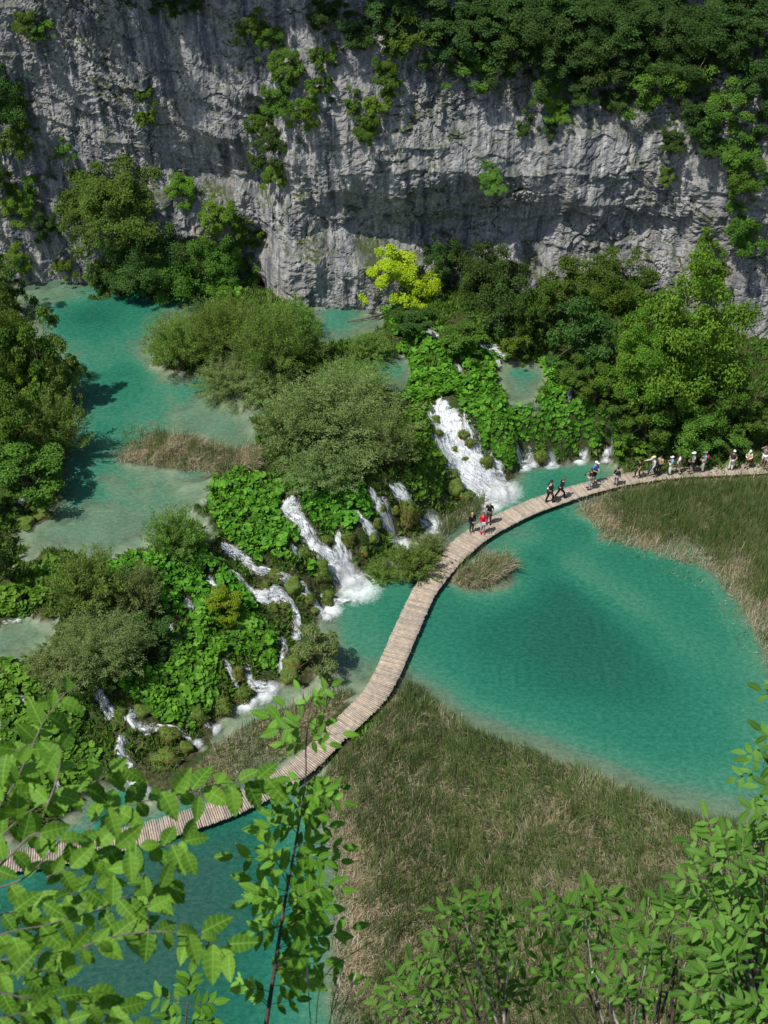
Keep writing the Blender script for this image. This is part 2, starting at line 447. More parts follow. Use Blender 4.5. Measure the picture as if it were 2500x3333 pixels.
for lev, px, dp in SHORES:
    pl = np.array([at_z(a, b, lev)[:2] for a, b in px]); pl2 = np.concatenate([pl, pl[:1]])
    x0, y0 = pl.min(0) - 3; x1, y1 = pl.max(0) + 3
    i0, i1 = np.searchsorted(gx, [x0, x1]); j0, j1 = np.searchsorted(gy, [y0, y1])
    sub = (slice(i0, i1), slice(j0, j1)); X, Y, H = XX[sub], YY[sub], HH[sub]
    X2 = X + .25 * fbm(X * 1.1, Y * 1.1, 1.0, 3); Y2 = Y + .25 * fbm(X * 1.1, Y * 1.1, 6.0, 3)
    sd = seg_dist(X2, Y2, pl2)
    isl = np.zeros(X.shape, bool) if lev != LEV_U else in_poly(X, Y, gpoly([(385,1510),(395,1440),(440,1415),(600,1430),(700,1455),(840,1475),(850,1530),(720,1550),(600,1540),(470,1520)]))
    HH[sub] = np.where(in_poly(X2, Y2, pl) & ~isl, np.minimum(H, lev - .04 - dp * np.clip(sd / 1.3, 0, 1)), H)

# where reeds root and where lake bed shows (for the soil colour)
wet = np.zeros_like(HH)
wet = np.where(HH < 0.02, 1.0, wet)
for lev, pl in ((LEV_U, POLY_U), (LEV_P, POLY_P), (LEV_M, POLY_M)):
    wet = np.where(in_poly(XX, YY, pl) & (HH < lev + .02), 1.0, wet)
R_RIGHT = [(1900,1700),(1885,1660),(1925,1625),(2010,1600),(2200,1572),(2600,1548),(2640,2280),(2500,2190),(2430,2040),(2320,1890),(2100,1825),(1960,1785)]
R_FRONT = [(1275,2260),(1300,2215),(1370,2250),(1440,2310),(1520,2365),(1600,2405),(1760,2455),(1900,2515),(2050,2575),(2200,2640),(2380,2680),(2460,2700),(2700,2760),(2800,3500),(1080,3500),(1075,3100),(1090,2900),(1065,2700),(1005,2630),(1050,2520),(1150,2440),(1235,2350)]
R_LEFT = [(560,2650),(600,2560),(680,2450),(780,2370),(880,2320),(1000,2275),(1100,2250),(1165,2250),(1060,2350),(930,2470),(760,2590),(600,2660)]
R_ISLE = [(385,1510),(395,1440),(440,1415),(600,1430),(700,1455),(840,1475),(850,1530),(720,1550),(600,1540),(470,1520)]
R_TUFT = [(1455,1900),(1475,1850),(1560,1830),(1640,1835),(1690,1875),(1610,1905),(1520,1925)]
R_PEOPLE = [(1420,1740),(1450,1690),(1530,1640),(1580,1640),(1560,1690),(1500,1725),(1440,1780)]
R_FRINGE = [(1890,1710),(1960,1790),(2100,1830),(2320,1900),(2430,2050),(2500,2200),(2520,2290),(2380,2140),(2270,1980),(2080,1890),(1930,1820)]
R_PALE = [(1945,1612),(2050,1585),(2182,1562),(2315,1552),(2520,1542),(2530,1556),(2200,1580),(2060,1604),(1950,1632)]
POLY_R = {k: gpoly(v) for k, v in dict(right=R_RIGHT, front=R_FRONT, left=R_LEFT, isle=R_ISLE, tuft=R_TUFT, people=R_PEOPLE, pale=R_PALE, fringe=R_FRINGE).items()}
HH = np.where(in_poly(XX, YY, POLY_R['tuft']), np.maximum(HH, .07), HH)
reedm = np.zeros_like(HH)
for k in POLY_R:
  if k != 'fringe': reedm = np.where(in_poly(XX, YY, POLY_R[k]), 1.0, reedm)

def mat_ground():
    t = NT('bank_soil_and_marl')
    n1 = t.noise(.9, 6, .62); n2 = t.noise(5, 4); n3 = t.noise(.28, 3)
    soil = t.ramp(n2, [(.3, (.02, .028, .010)), (.5, (.045, .052, .018)), (.7, (.10, .085, .045))])
    soil = t.mixc(t.rng(n1, .5, .62), soil, (.03, .07, .012))
    marl = t.ramp(n1, [(.30, (.10, .125, .075)), (.45, (.22, .245, .175)), (.62, (.33, .335, .26))])
    marl = t.mixc(t.rng(n3, .54, .66, 0, .6), marl, (.10, .14, .085))
    lit = t.ramp(n2, [(.3, (.07, .065, .035)), (.55, (.18, .155, .09)), (.75, (.34, .285, .185))])
    c = t.mixc(t.attr('wet'), soil, marl)
    c = t.mixc(t.attr('reed'), c, lit)
    return t.done(t.pr(c, .9, .15, t.bump(n2, .6, .08)))
g_me = mesh_np('ground', np.stack([XX, YY, HH], -1).reshape(-1, 3), grid_faces(len(gx), len(gy)), mat_ground(), {'wet': wet, 'reed': reedm}, smooth=True)
tag(link('ground', g_me), kind='structure')

# ================================================================ WATER
FALL_FEET = [(1165,1912,1.7),(1625,1600,1.9),(1590,1640,1.2),(1300,1762,1.0),(1405,1712,1.0),(1700,1518,.8),(1795,1512,.7),(849,2250,1.1),(800,2290,.8),(690,2370,.6),(650,2432,.6),(1075,1985,.9),(1960,1490,.7),(2040,1490,1.0),(1870,1612,.7),(1885,1500,.6)]

def mat_water():
    t = NT('clear_turquoise_water')
    d = t.attr('depth'); fo = t.attr('foam')
    cur = t.noise(.35, 3, .5, dist=.6)
    d2 = t.math('MULTIPLY', d, t.rng(cur, .3, .7, .94, 1.07))
    body = t.ramp(t.rng(d2, 0, 5.1), [(0, (.20, .25, .18)), (.067, (.125, .23, .158)), (.133, (.045, .215, .135)), (.24, (.019, .155, .096)), (.47, (.010, .104, .066)), (.68, (.010, .085, .056)), (.95, (.017, .074, .053))])
    tint = t.ramp(t.rng(d2, 0, 3.4), [(0, (.92, 1, .95)), (.15, (.55, .88, .74)), (.5, (.12, .50, .38)), (1, (.03, .30, .22))])
    rip = t.noise(2.3, 3, .6, stretch=(1, 1.6, 1)); rip2 = t.noise(9, 3, .6)
    nrm = t.bump(t.math('ADD', rip, t.math('MULTIPLY', rip2, .35)), .22, .12)
    tb = t.n('ShaderNodeBsdfTransparent'); t.put(tb.inputs[0], tint)
    body = t.mixc(t.rng(t.noise(3.4, 8, .80, stretch=(1, 1.6, 1)), .42, .60, 0, .72), t.mixc(.35, body, t.mixc(1, body, (.55, .62, .6), 'MULTIPLY')), t.mixc(1, body, (2.5, 1.45, 1.48), 'MULTIPLY'))
    df = t.n('ShaderNodeBsdfDiffuse'); t.put(df.inputs[0], body); t.put(df.inputs['Normal'], nrm)
    w = t.math('SUBTRACT', 1.0, t.math('POWER', 2.718, t.math('MULTIPLY', d2, -1.7)))
    sub = t.mixs(w, tb.outputs[0], df.outputs[0])
    gl = t.n('ShaderNodeBsdfGlossy'); gl.inputs['Roughness'].default_value = .06; t.put(gl.inputs['Normal'], nrm)
    fr = t.n('ShaderNodeFresnel'); fr.inputs['IOR'].default_value = 1.33; t.put(fr.inputs['Normal'], nrm)
    wat = t.mixs(fr.outputs[0], sub, gl.outputs[0])
    fn = t.noise(2.6, 7, .8, dist=1.6)
    fm = t.rng(t.math('ADD', t.math('MULTIPLY', fo, 1.0), t.math('SUBTRACT', fn, .86)), 0, .55, 0, .95)
    fd = t.n('ShaderNodeBsdfDiffuse'); fd.inputs[0].default_value = (.66, .71, .70, 1)
    return t.done(t.mixs(fm, wat, fd.outputs[0]))
M_WATER = mat_water()

def water_sheet(name, lev, poly, x0, x1, y0, y1, st=.3):
    x = np.arange(x0, x1, st); y = np.arange(y0, y1, st)
    X, Y = np.meshgrid(x, y, indexing='ij')
    dep = np.clip(lev - hgt(X, Y), 0, 6)
    foam = np.zeros_like(X)
    for a, b, r in FALL_FEET:
        c = at_z(a, b, lev)
        if abs(lev) < .1: foam = np.maximum(foam, np.exp(-((X - c[0]) ** 2 + (Y - c[1]) ** 2) / (2 * (r * .62) ** 2)))
    keep = (dep > 0) if poly is None else in_poly(X, Y, poly)
    q = grid_faces(len(x), len(y)); k = keep.ravel()
    q = q[k[q].any(1)]
    used = np.unique(q); remap = -np.ones(X.size, int); remap[used] = np.arange(len(used))
    V = np.stack([X, Y, np.full_like(X, lev)], -1).reshape(-1, 3)[used]
    me = mesh_np(name, V, remap[q], M_WATER, {'depth': dep.ravel()[used], 'foam': foam.ravel()[used]}, smooth=True)
    return tag(link(name, me), kind='structure')
water_sheet('lake_water', 0.0, None, -52, 52, 6, 70)
def bb(poly): p = np.array(poly); return p[:, 0].min(), p[:, 0].max() + .3, p[:, 1].min(), p[:, 1].max() + .3
water_sheet('upper_lake_water', LEV_U, POLY_U, *bb(POLY_U))
water_sheet('terrace_pool_water', LEV_P, POLY_P, *bb(POLY_P), .2)
water_sheet('side_pool_water', LEV_M, POLY_M, *bb(POLY_M), .2)

# ================================================================ CLIFF
_bx = np.array([-60, -40, -26, -14, -8, 0, 6, 15, 22, 28, 34, 45, 60.])
_by = np.array([78, 75.5, 74.5, 73, 72, 71.5, 71.5, 71, 70.5, 69.5, 68, 66, 64.])
_by2 = np.interp(np.linspace(-60, 60, 241), _bx, _by); _k = np.ones(9) / 9
_by2 = np.convolve(np.pad(_by2, 4, mode='edge'), _k, mode='valid')
def ybase(x): return np.interp(x, np.linspace(-60, 60, 241), _by2)
def on_wall(px, py):
    d = ray(px, py); y = 72.0
    for _ in range(8):
        t = y / d[1]; y = ybase(d[0] * t)
    return d[0] * t, CAMZ + d[2] * t
CF = [(60,60,.5),(100,250,.3),(300,100,-.2),(450,80,-.6),(300,280,.5),(450,280,.3),(200,400,.6),(300,360,-.2),(370,365,-1.3),(430,390,-1.2),(470,415,-.9),(520,430,-.2),(350,420,1.4),(450,450,.9),(480,480,.6),(100,500,1.4),(250,520,1.5),(530,300,.3),(540,200,.1),(540,80,-.5),(0,300,1.5),(0,500,2.0),
 (572,120,-1.0),(575,250,-1.3),(572,400,-1.5),(570,520,-1.2),(562,620,-1.2),(540,560,-.3),
 (612,120,1.0),(625,220,2.0),(625,320,2.6),(620,430,2.4),(596,540,2.0),(590,620,1.8),(680,100,1.4),(700,220,2.2),(690,330,2.8),
 (900,120,1.0),(900,220,1.7),(850,330,2.9),(930,360,3.0),(760,380,2.8),(1050,350,2.8),(1000,250,1.8),
 (760,425,1.6),(860,430,2.2),(960,425,1.8),(700,470,1.5),(800,490,.8),(900,480,.4),(1000,470,.2),(1080,480,.3),(1150,510,.7),(1200,480,1.5),(1300,500,1.9),(1100,440,1.2),
 (620,515,3.2),(700,527,3.5),(790,535,3.3),(860,560,3.0),(620,560,3.4),(700,600,3.5),(780,620,3.6),(640,655,3.7),(760,660,3.9),(850,650,3.8),
 (1150,330,2.6),(1220,400,2.9),(1280,430,3.0),(1200,350,2.9),(1330,430,2.2),(1370,460,1.4),(1230,450,1.2),(1110,570,2.4),(1130,600,2.6),(1000,600,2.0),(1400,560,3.0),(1350,330,2.8),(1380,260,2.3),(1450,400,3.0),(1490,330,3.6),(1500,440,3.8),(1460,300,3.0),(1520,260,3.6),(1540,520,4.2),
 (1590,540,5.6),(1570,650,6.2),(1600,700,6.4),(1640,600,6.0),(1650,400,5.6),(1600,460,4.6),(1640,740,6.6),
 (1100,190,1.2),(1200,200,1.0),(1300,200,.8),(1150,100,-.4),(1000,100,-.2),(1000,0,-1.8),(1150,0,-2.2),(1300,100,-1.2),(1300,0,-2.8),(1450,200,1.2),(1450,100,-.4),(1450,0,-2.2),(1600,200,2.4),(1600,100,.6),(1600,0,-1.0),(800,0,-.3),(650,0,.0),(400,0,-.8),(200,0,-.2),(0,0,.8)]
_cp = []; _cv = []
for a, b, f in CF:
    x, z = on_wall(*D(a, b)); _cp.append((x, z * 1.0)); _cv.append(f)
for x in (-55, -35, -15, 0, 15, 30, 50):
    _cp.append((x, 36)); _cv.append(-7 if x > 5 else -4.5)
    _cp.append((x, 29)); _cv.append(-4.0 if x > 5 else -1.6)
_cf = rbf(_cp, _cv)
cu = np.concatenate([np.arange(-52, -36, .3), np.arange(-36, 36, .105), np.arange(36, 52.01, .3)]); cz = np.concatenate([np.arange(-.5, 26, .085), np.arange(26, 37, .22)])
CU, CZ = np.meshgrid(cu, cz, indexing='ij')
FWD = _cf(CU, CZ)
wx = CU + .8 * fbm(CU * .35, CZ * .35, 4.0, 3); wz = CZ + .8 * fbm(CU * .35, CZ * .35, 9.0, 3)
dip = np.where(CU < -8, .38, -.06)                       # bedding dips to the right in the left bay
bed = CZ + dip * CU
f1, e1 = facets(wx * .42, (wz + dip * wx) * .62, 3)
f2, e2 = facets(wx * 1.15 + 5, (wz + dip * wx) * 1.5, 11)
f3, e3 = facets(wx * 2.7 + 9, (wz + dip * wx) * 3.3, 23)
led = 1 - np.abs(2 * ((bed * .36 + .5 * fbm(CU * .12, CZ * .25, 2.0, 3)) % 1.0) - 1)
smooth_zone = np.clip(1 - np.hypot((CU + 3.0) / 7.5, (CZ - 5) / 3.8), 0, 1) ** .5      # the smoother lower wall left of the yellow tree
rough = 1 - .55 * smooth_zone
f4, e4 = facets(wx * 5.2 + 2, wz * 6.0, 41)
vary = np.clip(.55 + .95 * fbm(CU * .13, CZ * .16, 12.0, 3), .3, 1.1)          # some faces are broken, others nearly smooth
vert = fbm(CU * .9 + .25 * fbm(CU * .5, CZ * .5, 2, 2), CZ * .16, 3.1, 4)         # vertical ribs and runnels
disp = rough * vary * (f1 * .24 + f2 * .11 + f3 * .075 + f4 * .045 - .09 * np.exp(-(e2 / .06) ** 2) - .15 * np.exp(-(e1 / .05) ** 2)) \
    + rough * (.17 * led ** 4 - .06) + .34 * fbm(CU * .2, CZ * .26, 7.7, 3) + .27 * vert + .06 * fbm(CU * 3.2, CZ * 2.8, 1.1, 4)
CYY = ybase(CU) - FWD - disp

def mat_rock():
    t = NT('grey_limestone')
    n1 = t.noise(.55, 6, .6); n2 = t.noise(3.2, 6, .65)
    st = t.noise(1.0, 5, .6, stretch=(1.5, .8, .12)); st2 = t.noise(2.4, 4, .6, stretch=(1.3, .6, .10))
    c = t.ramp(n2, [(.28, (.155, .154, .154)), (.5, (.275, .272, .266)), (.72, (.415, .408, .392))])
    c = t.mixc(t.rng(st, .48, .62, 0, .85), c, (.085, .094, .112))
    c = t.mixc(t.rng(st2, .57, .66, 0, .6), c, (.52, .515, .49))
    c = t.mixc(t.rng(t.noise(1.7, 5, .65, stretch=(1.6, .7, .09)), .60, .70, 0, .8), c, (.055, .06, .07))
    c = t.mixc(t.rng(t.noise(.8, 4, .6, stretch=(1.3, .7, .16)), .60, .72, 0, .55), c, (.33, .27, .20))
    c = t.mixc(t.rng(n1, .60, .74, 0, .45), c, (.36, .30, .245))
    geo = t.n('ShaderNodeNewGeometry')
    sx = t.n('ShaderNodeSeparateXYZ'); t.put(sx.inputs[0], geo.outputs['Normal'])
    mo = t.math('MULTIPLY', t.rng(sx.outputs[2], .45, .8), t.rng(n1, .40, .55))
    c = t.mixc(mo, c, (.055, .075, .022))
    mo2 = t.rng(t.noise(.33, 5, .7), .58, .68, 0, .6)
    c = t.mixc(mo2, c, (.085, .10, .05))
    fine = t.noise(9, 5, .7)
    return t.done(t.pr(c, .92, .15, t.bump(fine, .7, .06)))
M_ROCK = mat_rock()
c_me = mesh_np('cliff', np.stack([CU, CYY, CZ], -1).reshape(-1, 3), grid_faces(len(cu), len(cz))[:, ::1], M_ROCK, smooth=False)
tag(link('cliff', c_me), kind='structure')
# forest floor above the cliff edge
_hx = np.linspace(-60, 60, 49); _hy = np.linspace(0, 40, 17)
HXX, HYY = np.meshgrid(_hx, _hy, indexing='ij')
h_me = mesh_np('plateau', np.stack([HXX, ybase(HXX) + 5 + HYY, 36.2 + .35 * HYY + .6 * pnoise(HXX * .2, HYY * .2)], -1).reshape(-1, 3), grid_faces(49, 17), bpy.data.materials['bank_soil_and_marl'], {'wet': np.zeros(49 * 17), 'reed': np.zeros(49 * 17)}, smooth=True)
tag(link('plateau', h_me), kind='structure')
def cliff_y(x, z):
    i = min(int(np.searchsorted(cu, x)), len(cu) - 1); j = min(int(np.searchsorted(cz, z)), len(cz) - 1)
    return CYY[i, j]
_tc = np.linspace(60, 110, 1600)
def wall_hit(px, py):
    d = ray(px, py); P = CAMP[None] + d[None] * _tc[:, None]
    i = np.minimum(np.searchsorted(cu, P[:, 0]), len(cu) - 1); j = np.minimum(np.searchsorted(cz, P[:, 2]), len(cz) - 1)
    s = P[:, 1] - CYY[i, j]
    k = np.argmax(s > 0)
    return P[k if k else -1]
def hit(px, py):
    a, b = ground(px, py), wall_hit(px, py)
    return (a, False) if depth_of(a) < depth_of(b) else (b, True)

# the rock edge the photographer stands on (below and behind the lens)
ex = np.linspace(-14, 14, 90); ev = np.linspace(0, 1, 90)
EX, EV = np.meshgrid(ex, ev, indexing='ij')
top = EV < .3
ez = np.where(top, 39.35 - .05 * EV, 39.3 - (EV - .3) / .7 * 41.5)
ey = np.where(top, -6 + EV / .3 * 6.3, .3 + (EV - .3) / .7 * 5.2)
nn = fbm(EX * .6, ez * .5, ey * .5, 4)
e_me = mesh_np('near_cliff', np.stack([EX, ey + np.where(top, 0, .45 * nn - .25), ez + np.where(top, .08 * nn, 0)], -1).reshape(-1, 3), grid_faces(90, 90), M_ROCK, smooth=True)
tag(link('near_cliff', e_me), kind='structure')
# ================================================================ WALKWAY
WALK = [((-60,2790),(-45,2850)),((0,2776),(15,2838)),((181,2746),(198,2810)),((407,2693),(428,2762)),((618,2632),(648,2694)),((754,2585),(790,2640)),((900,2510),(945,2562)),((985,2447),(1032,2497)),((1060,2370),(1115,2412)),((1120,2312),(1185,2350)),((1176,2255),(1255,2282)),((1215,2185),(1304,2205)),((1259,2085),(1349,2097)),((1324,1945),(1407,1962)),((1356,1890),(1438,1909)),((1400,1828),(1490,1850)),((1443,1783),(1535,1800)),((1513,1728),(1597,1745)),((1597,1680),(1661,1712)),((1703,1633),(1751,1667)),((1781,1603),(1827,1640)),((1902,1570),(1932,1603)),((1965,1557),(1990,1588)),((2050,1538),(2068,1570)),((2182,1523),(2197,1553)),((2315,1515),(2325,1546)),((2447,1508),(2455,1540)),((2560,1503),(2566,1535))]
DECK = .42
wl = np.array([at_z(*a, DECK) for a, b in WALK]); wr = np.array([at_z(*b, DECK) for a, b in WALK])
wc = (wl + wr) / 2; ww = np.linalg.norm(wl - wr, axis=1)
def catmull(P, n=12):
    P = np.asarray(P, float); Q = np.concatenate([[2 * P[0] - P[1]], P, [2 * P[-1] - P[-2]]]); out = []
    for i in range(1, len(Q) - 2):
        for t in np.linspace(0, 1, n, endpoint=False):
            a, b, c, d = Q[i - 1:i + 3]
            out.append(.5 * (2 * b + (c - a) * t + (2 * a - 5 * b + 4 * c - d) * t * t + (3 * b - a - 3 * c + d) * t ** 3))
    out.append(P[-1]); return np.array(out)
def smooth_pl(P, k=5):
    Q = np.pad(P, ((k // 2, k // 2), (0, 0)), mode='edge')
    return np.stack([np.convolve(Q[:, i], np.ones(k) / k, mode='valid') for i in range(P.shape[1])], -1)
cl = smooth_pl(catmull(np.concatenate([wc, ww[:, None]], 1)), 15)
sl = np.concatenate([[0], np.cumsum(np.linalg.norm(np.diff(cl[:, :3], axis=0), axis=1))])
def walk_at(s):
    p = np.array([np.interp(s, sl, cl[:, i]) for i in range(4)])
    q = np.array([np.interp(s + .4, sl, cl[:, i]) for i in range(3)]) - np.array([np.interp(s - .4, sl, cl[:, i]) for i in range(3)])
    return p[:3], q / np.linalg.norm(q), .5 * p[3] + .5 * 1.18
WALK_LEN = sl[-1]

def mat_wood():
    t = NT('weathered_larch_poles')
    n = t.noise(6, 4, .6, stretch=(1, 1, 1)); r = t.rnd(); a = t.attr('tint')
    c = t.ramp(n, [(.3, (.30, .245, .185)), (.55, (.42, .35, .27)), (.75, (.53, .455, .365))])
    hs = t.n('ShaderNodeHueSaturation'); t.put(hs.inputs['Color'], c)
    t.put(hs.inputs['Value'], t.rng(t.math('FRACT', t.math('ADD', r, a)), 0, 1, .72, 1.12)); t.put(hs.inputs['Saturation'], t.rng(r, 0, 1, .8, 1.1))
    return t.done(t.pr(hs.outputs[0], .85, .2))
M_WOOD = mat_wood()
M_BEAM = mat_plain('wet_dark_timber', (.085, .065, .048), .9, .3)

def pole_mesh(name, V, seed):
    rr = random.Random(seed)
    b = MB(); n = 6
    a = [(-.5, .0), (-.25, .006 * rr.uniform(-1, 1)), (0, .008 * rr.uniform(-1, 1)), (.25, .006 * rr.uniform(-1, 1)), (.5, 0)]
    b.tube([(x, 0, z) for x, z in a], [.052 * rr.uniform(.9, 1.08) for _ in a], 6)
    me = b.mesh(name, M_WOOD, smooth=True)
    at = me.attributes.new('tint', 'FLOAT', 'POINT'); at.data.foreach_set('value', np.zeros(len(me.vertices), np.float32))
    return me
walk = empty('walkway', tuple(np.array([wc[13][0], wc[13][1], 0])), 'long curving boardwalk of pale wooden poles crossing the turquoise lake', 'boardwalk')
WO = np.array(walk.location)
pole_protos = [pole_mesh('plank', None, i) for i in range(6)]
rnd = random.Random(5)
ss = np.arange(.05, WALK_LEN - .05, .104)
order = [(depth_of(walk_at(s)[0]), s) for s in ss]
order = [s for d, s in sorted(order) if True]
vis = [s for s in order if -40 < (lambda p: CX + FPX * p[0] / depth_of(p))(walk_at(s)[0]) < 2540]
near = set(vis[:298])
far_mb = []; tris = []; tint = []
pv = {}
for me in pole_protos:
    v = np.empty(len(me.vertices) * 3, np.float32); me.vertices.foreach_get('co', v)
    pv[me.name] = (v.reshape(-1, 3), [list(p.vertices) for p in me.polygons])
fb = MB(); ft = []
for k, s in enumerate(ss):
    p, tg, w = walk_at(s)
    nrm = np.array([-tg[1], tg[0], 0]); nrm /= np.linalg.norm(nrm)
    yaw = math.atan2(nrm[1], nrm[0]) + rnd.gauss(0, .012)
    off = nrm * rnd.gauss(0, .016)
    M = Matrix.Translation((p[0] - WO[0] + off[0], p[1] - WO[1] + off[1], DECK - .052 + rnd.gauss(0, .003))) @ Matrix.Rotation(yaw, 4, 'Z') @ Matrix.Rotation(rnd.gauss(0, .008), 4, 'Y') @ Matrix.Rotation(rnd.uniform(0, 6), 4, 'X') @ Matrix.Diagonal((w * rnd.uniform(.985, 1.02), 1, 1, 1))
    me = rnd.choice(pole_protos)
    if s in near:
        o = link('plank', me, walk); o.matrix_basis = M
    else:
        v, fs = pv[me.name]; A = np.array(M)
        fb.add(v @ A[:3, :3].T + A[:3, 3], fs); ft += [rnd.random()] * len(v)
me = fb.mesh('far_planks', M_WOOD, True)
at = me.attributes.new('tint', 'FLOAT', 'POINT'); at.data.foreach_set('value', np.array(ft, np.float32))
tag(link('far_planks', me, walk), kind='stuff')
for side in (-1, 1):                                           # long stringers in spans and posts under the deck
    s = 0.3
    while s < WALK_LEN - 1:
        pts = []
        for q in np.linspace(s, min(s + 3.9, WALK_LEN - .1), 5):
            p, tg, w = walk_at(q); nrm = np.array([-tg[1], tg[0], 0])
            pts.append(p + nrm * side * (w * .36) - np.array([0, 0, .17]) - WO)
        b = MB(); b.tube(pts, .07, 6); b.build('stringer', M_BEAM, walk)
        b = MB(); q = pts[0] + WO; b.tube([q - WO + np.array([0, 0, -.02]), np.array([q[0], q[1], min(hgt(q[0], q[1]), .1) - .3]) - WO], [.075, .085], 7); b.build('support_post', M_BEAM, walk)
        s += 4.0
# ================================================================ VEGETATION
LEAFM = {
 'dark': mat_leaf('leaf_dark_green', (.020,.052,.009), (.056,.122,.022), (.110,.205,.040), .30),
 'mid': mat_leaf('leaf_mid_green', (.030,.078,.009), (.092,.185,.022), (.170,.300,.040), .34),
 'bright': mat_leaf('leaf_fresh_green', (.050,.118,.010), (.145,.270,.026), (.250,.410,.048), .38),
 'yellow': mat_leaf('leaf_lime_yellow', (.19,.28,.012), (.42,.53,.025), (.60,.69,.040), .40),
 'lime': mat_leaf('leaf_lime_green', (.10,.19,.010), (.23,.36,.020), (.38,.52,.036), .38),
 'willow': mat_leaf('leaf_olive_willow', (.100,.155,.045), (.215,.300,.098), (.330,.425,.170), .42, .10),
 'willowg': mat_leaf('leaf_green_willow', (.080,.155,.028), (.195,.330,.068), (.320,.470,.120), .42, .10),
 'rim': mat_leaf('leaf_rim_painted_shade', (.014,.038,.007), (.044,.096,.017), (.095,.175,.034), .28),  # darker leaf copy: shade of the upper canopy put into the colour
 'butter': mat_leaf('leaf_butterbur', (.028,.098,.006), (.095,.250,.014), (.185,.400,.032), .34, .25),
}
M_BARK = mat_plain('grey_brown_bark', (.10, .08, .06), .9, .35)
M_TWIG = mat_plain('thin_willow_stems', (.13, .10, .065), .9, .3)

def unit(v): return v / (np.linalg.norm(v, axis=-1, keepdims=True) + 1e-9)

def leaf_quads(P, Nn, Dr, L, W, fold=.18):
    """bent diamond leaves: base, two sides, tip"""
    S = unit(np.cross(Dr, Nn)); L = np.asarray(L)[:, None]; W = np.asarray(W)[:, None]
    a = P; b = P + Dr * L * .48 + S * W * .5 + Nn * W * fold
    c = P + Dr * L - Nn * L * .12; d = P + Dr * L * .48 - S * W * .5 + Nn * W * fold
    V = np.stack([a, b, c, d], 1).reshape(-1, 3)
    i = np.arange(len(P))[:, None] * 4
    return V, np.concatenate([i, i + 1, i + 2, i + 3], 1)

def crown_broad(name, seed, nl, ls, ncl):
    rs = np.random.RandomState(seed)
    u = unit(rs.normal(size=(ncl * 3, 3))); u = u[u[:, 2] > -.75][:ncl]; n = len(u)
    lob = 1 + .36 * pnoise(u[:, 0] * 2.1 + seed, u[:, 1] * 2.1, u[:, 2] * 2.1) + .20 * rs.normal(size=n)
    rad = np.where(rs.rand(n) < .8, rs.uniform(.58, 1.0, n), rs.uniform(.2, .6, n)) * np.clip(lob, .5, 1.38)
    cc = u * rad[:, None]; cr = rs.uniform(.09, .24, n); ct = rs.rand(n)
    k = rs.choice(n, nl, p=cr ** 2 / (cr ** 2).sum())
    d = unit(rs.normal(size=(nl, 3)) + u[k] * .75 + np.array([0, 0, .35]))
    sq = np.array([1, 1, .72])
    P = cc[k] + d * cr[k][:, None] * rs.uniform(.35, 1.3, nl)[:, None] * sq
    N = unit(d * .6 + np.array([0, 0, .75]) + rs.normal(size=(nl, 3)) * .5)
    Dr = unit(np.cross(N, rs.normal(size=(nl, 3)))); 
    V, F = leaf_quads(P + [0, 0, 1], N, Dr, ls * rs.uniform(.7, 1.35, nl), ls * .62 * rs.uniform(.7, 1.3, nl))
    t = np.clip(.30 * ct[k] + .7 * rs.rand(nl) * .9 + .05, 0, 1)
    return mesh_np(name, V, F, LEAFM['mid'], {'tint': np.repeat(t, 4)}), cc + [0, 0, 1]

def trunk_mesh(name, seed, targets, base_r=.055, nlimb=9):
    rs = np.random.RandomState(seed); b = MB()
    top = np.array([rs.normal() * .08, rs.normal() * .08, 1.0])
    sp = np.array([[0, 0, -.45], [rs.normal() * .03, rs.normal() * .03, .25], top * [.6, .6, .62], top])
    b.tube(sp, [base_r * 1.25, base_r, base_r * .75, base_r * .4], 7)
    for i in rs.choice(len(targets), min(nlimb, len(targets)), replace=False):
        s = sp[1] + (sp[3] - sp[1]) * rs.uniform(.1, .9); e = targets[i]
        m = (s + e) / 2 + [0, 0, .06]
        b.tube([s, m, e], [base_r * .5, base_r * .32, base_r * .12], 5)
    return b.mesh(name, M_BARK)

